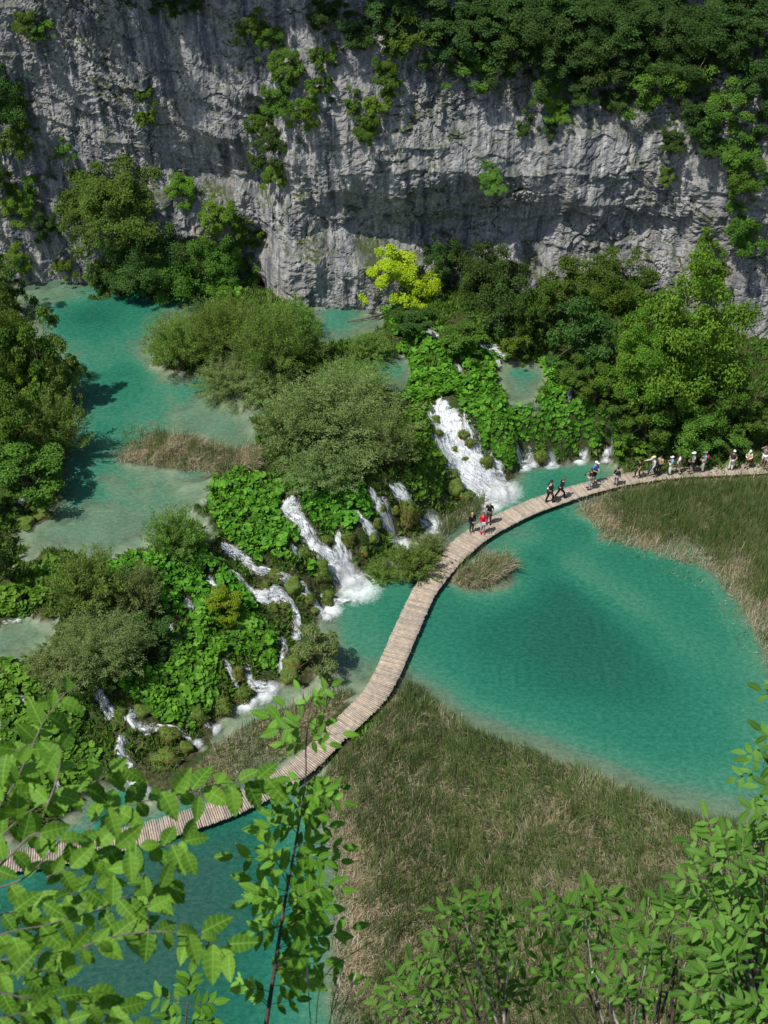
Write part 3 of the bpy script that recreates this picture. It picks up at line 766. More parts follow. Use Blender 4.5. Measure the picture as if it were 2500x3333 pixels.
def crown_willow(name, seed, nl, ls, nrod, spread=.95):
    rs = np.random.RandomState(seed)
    u = unit(rs.normal(size=(nrod * 3, 3)) + [0, 0, .25]); u = u[u[:, 2] > -.35][:nrod]; n = len(u)
    tip = u * (rs.uniform(.55, 1.18, n) * (1 + .40 * pnoise(u[:, 0] * 1.5 + seed, u[:, 1] * 1.5, u[:, 2] * 1.5)))[:, None] + [0, 0, 1]
    b0 = np.stack([rs.normal(size=n) * .16, rs.normal(size=n) * .16, rs.uniform(0, .15, n)], -1)
    mid = b0 * .4 + tip * .6 + np.stack([rs.normal(size=n) * .07, rs.normal(size=n) * .07, .10 + rs.rand(n) * .1], -1)
    k = rs.randint(0, n, nl); s = rs.uniform(.36, 1.0, nl) ** .7
    A, B, C = b0[k], mid[k], tip[k]; s1 = s[:, None]
    P = A * (1 - s1) ** 2 + 2 * B * s1 * (1 - s1) + C * s1 ** 2 + rs.normal(size=(nl, 3)) * .035
    T = unit(2 * (B - A) * (1 - s1) + 2 * (C - B) * s1)
    Dr = unit(T * .8 + rs.normal(size=(nl, 3)) * .55)
    N = unit(rs.normal(size=(nl, 3)) * .7 + [0, 0, .9] + unit(P - [0, 0, .8]) * .4)
    V, F = leaf_quads(P, N, Dr, ls * rs.uniform(.7, 1.3, nl), ls * .30 * rs.uniform(.7, 1.3, nl))
    rt = rs.rand(n)
    t = np.clip(.35 * rt[k] + .6 * rs.rand(nl), 0, 1)
    me = mesh_np(name, V, F, LEAFM['willow'], {'tint': np.repeat(t, 4)})
    b = MB()
    for i in range(min(n, 46)):
        q = [b0[i] * (1 - s) ** 2 + 2 * mid[i] * s * (1 - s) + tip[i] * s * s for s in (0, .33, .66, .95)]
        q[0] = q[0] - [0, 0, .25]
        b.tube(q, [.012, .010, .007, .003], 4)
    return me, b.mesh(name + '_stems', M_TWIG)

PROTO = {}
for cls, nl, ls, ncl, base in (('L', 21000, .050, 96, .05), ('M', 8200, .080, 42, .055), ('S', 2600, .150, 20, .05)):
    for v in range(3):
        cm, cc = crown_broad('crown', 100 + v + 10 * len(cls) + ord(cls), nl, ls, ncl)
        PROTO[('b' + cls, v)] = (cm, trunk_mesh('trunk', 50 + v + ord(cls), cc, base))
for cls, nl, ls, nrod in (('L', 27000, .054, 340), ('M', 11000, .088, 170)):
    for v in range(2):
        PROTO[('w' + cls, v)] = crown_willow('foliage', 300 + v + ord(cls), nl, ls, nrod)

rng_t = random.Random(12)
def plant(kind, cx, top, bot, w, mat, label, name='shrub', cat='shrub', group=None, lift=0.0, k=.86, lean=None, sheet=True):
    """one tree or shrub; outline given on the survey sheet: centre x, top, bottom, width"""
    if kind == 'w': w *= .94
    cx, top, bot, w = [a * 1.507 for a in (cx, top, bot, w)]
    cy = (top + bot) / 2
    p, onwall = hit(cx, cy if not lift else (cy + bot) / 2)
    dep = depth_of(p); r = w / 2 * dep / FPX
    d = ray(cx, cy); al = math.asin(-d[2] / np.linalg.norm(d))
    b = (bot - top) / 2 * dep / FPX
    q = math.sqrt(max(b * b - (r * math.sin(al)) ** 2, (.42 * r) ** 2)) / math.cos(al)
    q = min(q, 2.2 * r)
    if onwall:
        C = p + np.array([0, -.42 * r, 0]); lean_ = R(38) if lean is None else lean
    else:
        P = CAMP[None] + d[None] * _ts[:, None]
        s = P[:, 2] - hgt(P[:, 0], P[:, 1]) - (k + lift) * q
        i = np.argmax(s < 0); C = P[i if i else -1]; lean_ = R(rng_t.uniform(-6, 6)) if lean is None else lean
    size = 'L' if r > 2.3 else ('M' if r > 1.0 or kind == 'w' else 'S')
    v = rng_t.randrange(3 if kind == 'b' else 2)
    cm, tm = PROTO[(kind + size, v)]
    M = Matrix.Translation(C) @ Matrix.Rotation(lean_, 4, 'X') @ Matrix.Rotation(rng_t.uniform(-.35, .35) + (math.pi if rng_t.random() < .5 else 0), 4, 'Z') @ Matrix.Diagonal((r, r * rng_t.uniform(.9, 1.1), q, 1)) @ Matrix.Translation((0, 0, -1))
    root = empty(name, (C[0], C[1], C[2] - q), label, cat, group)
    root.matrix_world = M
    a = link('crown' if kind == 'b' else 'foliage', cm, root)
    t = link('trunk' if kind == 'b' else 'stems', tm, root)
    a.material_slots[0].link = 'OBJECT'; a.material_slots[0].material = LEAFM[mat]
    if lift: t.scale = (1, 1, 1 + lift); t.location = (0, 0, -lift)
    return root
T_, S_ = ('tree', 'tree'), ('shrub', 'shrub')
# ---- trees and shrubs on the left shore
for a in [
 ('b',8,555,690,90,'dark','grey green tree at the left edge where the lake meets the cliff',*T_),
 ('b',22,655,860,150,'mid','round tree on the left shore with its crown cut by the picture edge',*T_),
 ('b',88,695,880,120,'mid','tall narrow tree second along the left shore overlooking the lake',*T_),
 ('b',140,740,890,85,'willowg','feathery tree leaning over the turquoise water on the left shore',*T_),
 ('b',80,790,880,70,'lime','lime yellow shrub among the dark trees of the left shore',*S_),
 ('w',110,845,1010,165,'willowg','olive willow spreading over the water on the left shore',*T_),
 ('b',25,830,1020,150,'mid','leafy tree behind the olive willow at the left edge',*T_),
 ('b',55,950,1090,165,'mid','low tree beneath the olive willow on the left shore',*T_),
 ('w',105,1000,1085,70,'willow','small drooping willow at the water line on the left shore',*S_),
 ('b',15,1030,1110,80,'mid','green shrub above the pale tufa ledge at the left edge',*S_),
 ('b',5,1130,1290,70,'dark','dark shrub at the left edge below the tufa ledge',*S_),
]: plant(*a)
# ---- trees at the foot of the cliff, left bay
for a in [
 ('b',240,345,500,215,'mid','broad tree on the ledge at the foot of the left cliff bay',*T_),
 ('b',180,385,480,100,'mid','smaller tree left of the broad tree in the cliff bay',*T_),
 ('b',310,470,620,160,'dark','blue green tree leaning over the lake below the cliff bay',*T_),
 ('b',395,485,640,165,'mid','rounded tree at the lake corner under the cliff bay',*T_),
 ('b',495,490,625,140,'mid','tree beside the cliff crevice at the lake corner',*T_),
 ('b',250,545,645,120,'dark','low tree dipping its twigs in the far lake end',*T_),
 ('b',390,370,445,70,'bright','small bright tree standing under the little cave in the cliff',*T_),
 ('b',468,425,510,90,'bright','fresh green shrub on the pale ledge right of the small cave',*S_),
 ('b',220,560,620,80,'mid','shrub at the water line under the left cliff',*S_),
 ('b',350,545,640,110,'dark','dark shrub between two trees at the far lake corner',*S_),
 ('b',440,560,650,110,'mid','shrub at the water line right of the rounded tree',*S_),
 ('b',40,410,475,80,'bright','bush low on the left cliff above the dark gully',*S_),
 ('b',20,130,270,110,'dark','dark bush high on the left cliff at the picture edge',*S_),
 ('b',45,260,330,80,'mid','bush midway up the left cliff near the picture edge',*S_),
 ('b',42,520,590,75,'bright','bush at the cliff foot by the far left end of the lake',*S_),
 ('b',140,545,595,55,'mid','little bush at the cliff foot left of the far lake trees',*S_),
 ('b',8,340,430,70,'dark','dark bush at the left edge halfway up the cliff',*S_),
]: plant(*a)
# ---- willow island and scrub in the middle
for a in [
 ('w',395,665,800,180,'willowg','round green willow at the left tip of the island',*S_),
 ('w',480,630,790,165,'willowg','tall green willow in the middle of the island',*S_),
 ('b',482,615,690,80,'bright','bright leafy bush behind the island willows',*S_),
 ('w',590,650,830,190,'willowg','dense green willow on the right half of the island',*S_),
 ('w',645,665,790,110,'willowg','green willow at the right end of the island by the small inlet',*S_),
 ('w',500,770,860,170,'willow','low sprawling olive willow at the island waterline',*S_),
 ('w',590,800,880,150,'willow','low olive willow between the island and the big grey willow',*S_),
 ('w',625,650,720,120,'willowg','pale willow bush against the smooth lower rock wall',*S_),
 ('w',800,715,788,105,'willowg','small round willow beside the blue inlet and butterbur slope',*S_),
 ('w',730,800,1000,300,'willow','largest grey olive willow above the waterfalls',*S_),
 ('w',630,850,1010,170,'willow','olive willow joined to the left side of the largest willow',*S_),
 ('w',760,770,880,180,'willowg','greener willow behind the largest grey olive willow',*S_),
 ('w',840,880,1020,130,'willow','willow at the right flank of the largest willow',*S_),
 ('w',700,940,1060,210,'willow','lower skirt of willow scrub above the middle waterfalls',*S_),
 ('w',378,1095,1230,135,'willowg','fine twigged willow at the lower end of the left lake',*S_),
 ('w',190,1185,1345,180,'willowg','broad fine twigged willow beside the shallow lake outlet',*S_),
 ('w',300,1215,1340,130,'willow','willow right of the broad fine twigged willow',*S_),
 ('w',215,1345,1445,225,'willow','wide low willow hummock above the lower cascades',*S_),
 ('w',120,1400,1490,150,'willow','low willow at the left above the lower cascades',*S_),
 ('b',300,1335,1410,130,'dark','dark leafy shrub at the right end of the wide low willow',*S_),
 ('w',190,1420,1520,110,'dark','dark willow scrub over the shaded cascade',*S_),
 ('w',893,1165,1275,130,'willowg','green bush beside the boardwalk below the middle waterfalls',*S_),
 ('w',822,1205,1275,80,'willowg','small bush left of the green boardwalk bush',*S_),
 ('w',930,1150,1210,65,'willow','little bush between boardwalk and churning pool',*S_),
 ('b',680,1350,1470,105,'willow','bush on the tufa toe beside the left channel',*S_),
 ('b',480,1265,1350,85,'lime','yellow green shrub among the butterbur left of the cascades',*S_),
]: plant(*a)
# ---- wood on the right
for a in [
 ('b',845,525,640,115,'yellow','lime yellow tree in front of the grey rock wall',*T_),
 ('b',905,560,700,105,'yellow','lime yellow tree with a visible dark trunk at the stream head',*T_),
 ('b',1030,495,720,180,'dark','tall dark green tree right of the lime yellow trees',*T_),
 ('b',950,505,620,90,'dark','dark tree top behind the lime yellow trees',*T_),
 ('b',1085,600,750,120,'dark','dark tree above the upper stream',*T_),
 ('b',1150,610,740,90,'mid','mid green tree left of the grey rock gap',*T_),
 ('b',890,665,730,120,'dark','shaded shrub under the lime yellow tree trunk',*S_),
 ('b',1000,690,770,110,'mid','shrub with small leaves overhanging the upper stream',*S_),
 ('b',1115,700,785,75,'bright','flowering shrub with white blossom heads by the upper pool',*S_),
 ('b',1290,505,690,160,'mid','broad tree in the middle of the right wood',*T_),
 ('b',1215,565,700,110,'mid','tree at the left front of the right wood',*T_),
 ('b',1360,560,710,130,'mid','rounded tree in the right wood beneath the rock face',*T_),
 ('b',1250,650,810,140,'dark','shaded tree above the terrace pool',*T_),
 ('b',1465,590,900,250,'bright','largest bright green tree of the right wood',*T_),
 ('b',1370,690,890,150,'bright','tree tucked against the left of the largest bright tree',*T_),
 ('b',1560,800,958,105,'mid','leafy tree right of the largest bright tree',*T_),
 ('b',1500,845,966,180,'mid','low tree behind the queue of walkers',*T_),
 ('b',1625,850,958,95,'mid','tree at the right edge under the jutting rock',*T_),
 ('b',1400,850,970,110,'mid','tree above the right end of the butterbur slope',*T_),
 ('b',1520,500,650,120,'bright','bright tree on the rib under the right cliff',*T_),
 ('b',1595,420,560,100,'mid','tree on the right cliff rib above the jutting rock',*T_),
 ('b',1612,320,435,95,'mid','narrow tree higher on the right cliff rib',*T_),
 ('b',1290,790,880,95,'mid','shrub right of the terrace pool',*S_),
 ('b',1240,765,850,85,'mid','shrub with pale flowers at the right pool bank',*S_),
 ('b',1335,840,930,90,'mid','shrub between butterbur and the right wood',*S_),
 ('b',1360,945,985,65,'bright','leafy bush at the start of the queue beside the boardwalk',*S_),
 ('b',1420,915,966,75,'mid','bush behind the capped walkers left of the plaid shirt',*S_),
 ('b',1540,915,966,85,'dark','bush behind the gap in the queue',*S_),
 ('b',1645,895,962,65,'mid','bush behind the last walkers at the right edge',*S_),
 ('b',1580,895,958,65,'bright','light bush above the gap in the queue',*S_),
]:
    o = plant(*a, lift=.35 if 'visible dark trunk' in a[5] else 0)
    if 'white blossom' in a[5]:
        rs = np.random.RandomState(2); mb = MB()
        for _ in range(26):
            u = unit(rs.normal(size=3) + [0, -.5, .6]); mb.ball(u * rs.uniform(.85, 1.0) + [0, 0, 1], rs.uniform(.06, .11) * np.array([1, 1, .5]), 7, 5)
        mb.build('blossom', mat_plain('white_blossom', (.74, .74, .66), .8), o)
# ---- bushes on the cliff face and hanging forest along its rim
GB = 'bushes rooted in cracks of the cliff face'
CB = ['upper of the two bushes on the bare left cliff wall', 'lower of the two bushes on the bare left cliff wall', 'bush in the top left corner of the cliff', 'sparse bush just right of the top left corner bush', 'bush at the top of the crevice left of the buttress', 'bush in the upper crevice just left of the buttress edge', 'bush on the buttress edge a little below the crevice top', 'bush in the crevice beside the sunlit buttress edge', 'bright bush spilling down the front of the buttress', 'bush right above the bright buttress bush', 'dark bush filling the lower half of the crevice', 'bush clinging to the left side of the crevice', 'bright bush at the bottom tip of the crevice greenery', 'bush on the shoulder of the buttress', 'dark bush left of the crevice bottom', 'bush high on the right shoulder of the buttress', 'bush on the face right of the buttress, lower of a pair', 'bright bush on the face right of the buttress, middle of a cluster', 'bush below the hanging trees at the centre top', 'bush between the centre top trees and the cluster beneath', 'bright bush hanging alone below the rim trees right of centre', 'dark tuft under the lone bright hanging bush', 'grassy bush above the dark overhang in the centre', 'dark tuft left of the lone bright hanging bush', 'tuft at the right end of the overhang', 'bush joining the rim trees to the lone hanging bush', 'shrub on the rock rib above the far lake corner', 'shrub on the pale ledge above the far lake corner', 'dark bush in the gully at the left above the lake', 'bush in the upper gully at the left of the cliff', 'small tuft on the left cliff beside the edge bushes', 'small bush left of the cluster right of the buttress']
for lb, (cx, t, b, w, m) in zip(CB, [(315,180,230,45,'mid'),(318,225,285,45,'bright'),(55,15,70,70,'mid'),(100,30,80,60,'mid'),(550,20,90,75,'mid'),(585,50,120,70,'mid'),(620,100,160,80,'mid'),(600,170,240,80,'mid'),(665,185,290,75,'bright'),(690,150,220,60,'mid'),(590,270,350,85,'dark'),(565,225,300,70,'mid'),(600,340,400,65,'bright'),(640,120,190,60,'mid'),(555,310,360,50,'dark'),(700,90,150,60,'mid'),(790,230,310,80,'mid'),(815,200,250,60,'bright'),(835,110,180,75,'mid'),(850,150,210,60,'mid'),(1200,190,255,80,'bright'),(1185,260,300,40,'dark'),(1060,360,395,70,'mid'),(1130,240,290,50,'dark'),(1440,355,385,45,'mid'),(1175,160,215,70,'mid'),(560,470,540,50,'mid'),(520,455,520,50,'mid'),(100,450,520,60,'dark'),(70,360,420,50,'mid'),(140,300,345,45,'mid'),(760,190,240,50,'mid')]):
    plant('b', cx, t, b, w, m, lb, 'cliff_bush', 'bush', GB)
GT = 'trees hanging over the upper right cliff'
RT = ['dark tree cut by the top edge over the left bay', 'smaller dark tree right of the one over the left bay', 'tree on the rim over the buttress', 'tree at the top edge above the buttress', 'dark tree at the top edge right of the buttress', 'rim tree hanging over the pale centre wall', 'rim tree right of the pale centre wall', 'dark tree behind the rim trees in the centre top', 'lower hanging tree of the centre right rim', 'dark tree at the top edge right of centre', 'dark hanging tree above the lone bright bush', 'dark tree at the top edge above the lone bright bush', 'dark tree right of the lone bright bush', 'dark tree at the top edge far right of centre', 'broad rim tree over the shaded right wall', 'dark tree behind the broad right rim tree', 'rim tree right of the broad one', 'tree hanging lowest in the middle of the right rim', 'tree at the top edge over the right rim', 'broad tree over the right rib', 'tree trailing down above the right rib', 'tree close to the top right corner', 'tree on the right rib under the corner trees', 'dark tree at the right edge under the corner', 'tree in the top right corner', 'dark tree cut by the top edge near the right corner', 'tree lower on the right rib beside the edge', 'dark tree cut by the right edge over the rib', 'dark tree in the hollow left of the right rib', 'dark shrubby tree under the broad right rim tree', 'dark shrubby tree right of the lone bright bush', 'dark tree low in the hollow of the right rib', 'added tree coloured as shade filling the top edge right of centre', 'added tree coloured as shade filling the top edge towards the right corner', 'added tree coloured as shade in the top right corner behind the others', 'added tree coloured as shade in the gap over the right wall', 'added tree coloured as shade in the gap left of the right rib', 'added tree coloured as shade in the gap above the centre right rim']
for lb, (cx, t, b, w, m) in zip(RT, [(375,-30,35,90,'dark'),(430,-20,20,60,'dark'),(770,20,110,110,'dark'),(700,-20,70,110,'dark'),(830,-20,80,130,'dark'),(880,20,130,120,'mid'),(960,40,140,140,'dark'),(900,-40,50,150,'dark'),(1020,100,190,120,'mid'),(1000,-20,90,150,'dark'),(1095,60,180,140,'dark'),(1090,-40,70,150,'dark'),(1180,70,185,150,'dark'),(1200,-40,80,160,'dark'),(1270,50,190,160,'dark'),(1300,-40,80,170,'dark'),(1370,30,170,160,'dark'),(1395,130,250,150,'mid'),(1430,-30,110,190,'dark'),(1480,80,210,160,'mid'),(1500,190,300,110,'dark'),(1540,10,150,170,'dark'),(1560,170,290,140,'mid'),(1620,110,260,130,'dark'),(1640,20,130,110,'dark'),(1600,-50,60,160,'dark'),(1590,270,370,110,'mid'),(1640,240,340,70,'dark'),(1450,260,330,80,'dark'),(1320,180,240,90,'dark'),(1250,160,220,90,'dark'),(1530,270,340,80,'dark'),(1140,-30,110,190,'dark'),(1360,-40,90,200,'dark'),(1560,-30,120,190,'dark'),(1260,20,150,170,'dark'),(1450,60,190,170,'dark'),(1040,20,140,150,'dark')]):  # last dark entries added to stand in for black shade between the clumps
    plant('b', cx, t + .06 * (b - t), b - .08 * (b - t), w * .90, 'rim' if m == 'dark' else m, lb, 'rim_tree', 'tree', GT, lean=R(22))  # dark rim crowns carry their shade in the leaf colour
# forest further up the slope, above the picture: its shade falls on the rock
for i in range(46):
    x = -38 + i * 2.05 + rng_t.uniform(-.8, .8); z = rng_t.uniform(27.5, 36.5)
    if i >= 38: x, z = -25 + (i - 38) * 2.6 + rng_t.uniform(-.6, .6), rng_t.uniform(28.6, 29.6)
    y = cliff_y(x, z); r = rng_t.uniform(2.0, 3.4)
    cm, tm = PROTO[('bL', i % 3)]
    root = empty('rim_tree', (0, 0, 0), 'tree standing on the cliff above the picture', 'tree', 'forest above the cliff')
    root.matrix_world = Matrix.Translation((x, y - (.25 if i < 38 else .8) * r, z)) @ Matrix.Rotation(R(15), 4, 'X') @ Matrix.Rotation(rng_t.uniform(0, 6), 4, 'Z') @ Matrix.Diagonal((r, r, r * 1.1, 1)) @ Matrix.Translation((0, 0, -1))
    a = link('crown', cm, root); link('trunk', tm, root)

# ================================================================ BUTTERBUR
def butter_leaf():
    n = 9; V = [[0, 0, -.10]]
    for i in range(n):
        a = math.pi * (.12 + 1.76 * i / (n - 1)) + math.pi / 2
        r = .5 * (1 + .10 * math.cos(3 * a))
        V.append([r * math.cos(a), r * math.sin(a), .06 * math.sin(2.0 * a + 1) - .02])
    return np.array(V), np.array([(0, 1 + i, 2 + i) for i in range(n - 1)])
BLV, BLF = butter_leaf()
STREAMS = []       # (name, label, [(x, y, width)], foam?) in sheet units; filled below
def scatter(poly, dens, rs):
    p = np.asarray(poly)[:, :2]; x0, y0 = p.min(0); x1, y1 = p.max(0)
    n = int((x1 - x0) * (y1 - y0) * dens)
    x, y = rs.uniform(x0, x1, n), rs.uniform(y0, y1, n)
    m = in_poly(x, y, p)
    return x[m], y[m]
# ================================================================ WATERFALLS
def Z5(*pts): return [(850 + a / 2.765, 1500 + b / 2.765, w / 2.765) for a, b, w in pts]
def Z4(*pts): return [(1000 + a / 1.659, 900 + b / 1.659, w / 1.659) for a, b, w in pts]
def Z6(*pts): return [(a / 1.508, 1600 + b / 1.508, w / 1.508) for a, b, w in pts]
def ZL(*pts): return [(a / 2.37, 2150 + b / 2.37, w / 2.37) for a, b, w in pts]
FALLS = [
 ('widest white cascade running from the butterbur slope to the boardwalk pool', Z4((770,690,110),(730,750,130),(790,830,170),(760,900,150),(800,980,210),(880,1070,240),(960,1140,260),(1030,1200,190),(1080,1240,60)), 1.5),
 ('narrow rill left of the widest cascade', Z4((640,730,30),(680,800,45),(720,880,60),(740,960,60)), 0),
 ('main middle waterfall fanning into a white plunge pool', Z5((300,310,150),(290,400,150),(250,450,190),(340,520,150),(410,640,150),(480,760,180),(590,860,200),(690,960,250),(770,1060,230),(840,1140,170),(880,1190,60)), 1.3),
 ('slender fall joining the main middle waterfall from under the butterbur', Z5((710,610,50),(700,690,100),(720,800,150),(760,920,170),(780,1030,150)), 0),
 ('cascade curling between two mossy humps', Z5((950,230,50),(1010,310,60),(1060,390,130),(1120,480,170),(1160,600,150),(1180,700,130),(1230,760,120),(1290,780,40)), .9),
 ('thin fall beside the long green hump', Z5((1150,180,60),(1180,260,50),(1260,300,130),(1330,370,80),(1400,470,45),(1440,560,70),(1500,600,130),(1570,610,50)), .9),
 ('small rill over the tufa left of the curling cascade', Z5((830,420,60),(900,530,60),(960,600,90),(1030,690,120),(1060,790,60)), 0),
 ('left arm of the main middle waterfall', Z5((270,730,40),(300,820,80),(350,900,60),(390,950,60)), 0),
 ('stepped cascade over orange tufa left of the main waterfall', Z6((1090,230,30),(1120,290,70),(1190,330,70),(1250,390,60),(1320,400,50),(1390,430,50),(1480,470,60),(1540,540,40),(1580,600,40),(1610,640,20)), .5),
 ('cascade bending round the small humps to the channel', Z6((1110,370,40),(1180,430,40),(1220,480,50),(1300,520,80),(1380,510,80),(1430,560,50),(1460,620,50),(1470,680,80),(1450,720,60)), .4),
 ('short side fall on the lower edge of the main plunge pool', Z5((480,1170,40),(560,1230,40),(650,1280,60),(760,1340,120),(850,1370,60)), .3),
 ('little fall spilling on the right of the lower barrier', Z6((1200,830,30),(1220,890,40),(1240,950,50),(1290,975,90),(1340,975,30)), .6),
 ('veil of water down the mossy lower barrier', Z6((1090,810,30),(1120,860,40),(1150,940,30),(1190,1000,40),(1220,1040,70),(1250,1040,30)), .5),
 ('low fall nearest the marsh', Z6((980,1060,20),(1000,1120,25),(1030,1160,70),(1070,1170,30)), .4),
 ('shaded cascade under the wide low willow', ZL((690,130,70),(740,200,130),(760,280,110),(820,360,100),(850,440,110),(880,500,60)), 0),
 ('white chute behind the foreground leaves', ZL((900,560,50),(940,620,100),(930,690,80),(960,750,110),(1030,820,60),(1010,890,90),(1130,1040,140)), .5),
 ('small cascade on the mossy knob right of the white chute', ZL((1090,330,40),(1050,420,90),(1000,460,60),(1130,540,80),(1210,520,70),(1380,560,60),(1440,600,50),(1540,650,80)), .4),
 ('fall glimpsed through leaves left of the white chute', ZL((420,760,40),(400,820,90),(420,880,60),(450,1000,60),(480,1050,30)), 0),
 ('fall at the left edge behind the leaves', ZL((-10,380,40),(0,480,40),(-5,600,50),(-5,690,40)), 0),
 ('trickle in the butterbur left of the shaded cascade', ZL((150,240,60),(190,330,50),(200,400,40)), 0),
 ('small white trickle above the yellow green shrub', Z6((900,510,30),(930,560,60),(940,610,30)), 0),
 ('left of two short falls into the boardwalk pool', Z4((1110,890,25),(1130,950,30),(1150,1000,55),(1190,1022,70),(1225,1035,30)), .5),
 ('right of two short falls into the boardwalk pool', Z4((1300,930,30),(1305,980,40),(1310,1020,55),(1320,1040,40)), .5),
 ('thin fall between the wide cascade and the round butterbur hump', Z4((985,920,25),(995,990,25),(1030,1040,50),(1080,1090,60)), 0),
 ('misty curtain at the right end of the boardwalk pool', Z4((1610,900,60),(1615,960,80),(1610,1010,90)), .4),
 ('short fall left of the misty curtain', Z4((1470,900,25),(1480,950,40),(1500,975,50)), .3),
 ('upper stream rushing under the dark trees', Z4((610,260,30),(660,310,60),(740,330,50),(840,360,50),(950,390,60),(1040,420,70),(1100,440,30)), 0),
 ('short spill from the upper stream to the terrace pool', Z4((990,460,30),(1030,490,50),(1060,510,30)), 0),
 ('trickle through the butterbur above the widest cascade', Z4((800,460,40),(820,510,50),(840,540,20)), 0),
 ('spill right of the terrace pool', Z4((1370,580,40),(1410,580,80),(1420,640,50),(1410,690,40)), 0),
 ('small fall in the butterbur above the boardwalk', Z4((1560,780,30),(1570,800,30)), 0),
 ('little fall over the pale ledge on the left shore', Z6((100,20,20),(110,60,50),(100,85,50)), 0),
 ('low fall between the lake outlet and the side pool', Z6((-10,640,40),(20,650,40),(100,640,50),(120,660,30)), 0),
 ('grey vertical fall at the right end of the lower butterbur', Z6((1385,700,40),(1390,780,50),(1380,860,40),(1370,930,30)), 0),
 ('thin rill dropping through butterbur right of the yellow green shrub', Z6((1010,400,30),(1040,450,40),(1070,520,30)), 0),
 ('foaming step below the small white trickle', Z6((740,690,40),(800,680,60),(880,660,30)), 0),
 ('small rill over tufa under the misty leaves', ZL((1570,360,40),(1555,440,60),(1590,530,60)), 0),
 ('side rill feeding the small cascade on the mossy knob', ZL((980,420,40),(970,470,60),(1010,500,40)), 0),
 ('rill between two low mossy stones at the channel', ZL((1370,680,40),(1375,760,50),(1350,860,50)), 0),
 ('thin veil under the capped hump in the main waterfall', Z5((470,1040,60),(460,1110,60),(480,1170,40)), 0),
 ('second thin veil under the capped hump', Z5((640,1050,50),(660,1120,70),(700,1180,60)), 0),
 ('rill sliding off the bare orange tufa', Z5((330,1080,50),(390,1180,60),(450,1220,70),(520,1330,60),(590,1430,60)), .3),
 ('trickle in the butterbur shelf left of the main waterfall', Z6((1220,100,40),(1235,130,40)), 0),
 ('white rill at the lower left between butterbur beds', ZL((490,450,40),(500,520,50),(510,570,30)), 0),
]
def mat_fall():
    t = NT('falling_white_water')
    uv = t.n('ShaderNodeUVMap').outputs[0]
    e = t.attr('edge'); s = t.attr('seed'); thick = t.attr('thick')
    mp = t.n('ShaderNodeMapping'); t.put(mp.inputs[0], uv); mp.inputs[3].default_value = (1.7, .62, 1)
    ad = t.n('ShaderNodeVectorMath', operation='ADD'); t.put(ad.inputs[0], mp.outputs[0])
    cx = t.n('ShaderNodeCombineXYZ'); t.put(cx.inputs[2], s); t.put(ad.inputs[1], cx.outputs[0])
    n = t.noise(4.2, 8, .78, vec=ad.outputs[0], dist=.7)
    n2 = t.noise(1.1, 3, .6, vec=ad.outputs[0])
    m = t.math('ADD', t.math('ADD', n, t.math('MULTIPLY', t.math('SUBTRACT', n2, .5), .5)), t.math('SUBTRACT', thick, e))
    a = t.rng(m, .47, .64)
    dif = t.pr(t.mixc(t.rng(n, .4, .6), (.46, .51, .52), (.80, .82, .82)), .5, .3, t.bump(n, .5, .12))
    tr = t.n('ShaderNodeBsdfTransparent')
    return t.done(t.mixs(a, tr.outputs[0], dif))
M_FALL = mat_fall()
def mat_foam():
    t = NT('churned_foam')
    n = t.noise(3.2, 7, .8, dist=1.6); e = t.attr('edge')
    a = t.rng(t.math('SUBTRACT', n, e), -.02, .42, 0, .95)
    return t.done(t.mixs(a, t.n('ShaderNodeBsdfTransparent').outputs[0], t.pr((.62, .65, .65), .6, .2, t.bump(n, .7, .15))))
M_FOAM = mat_foam()

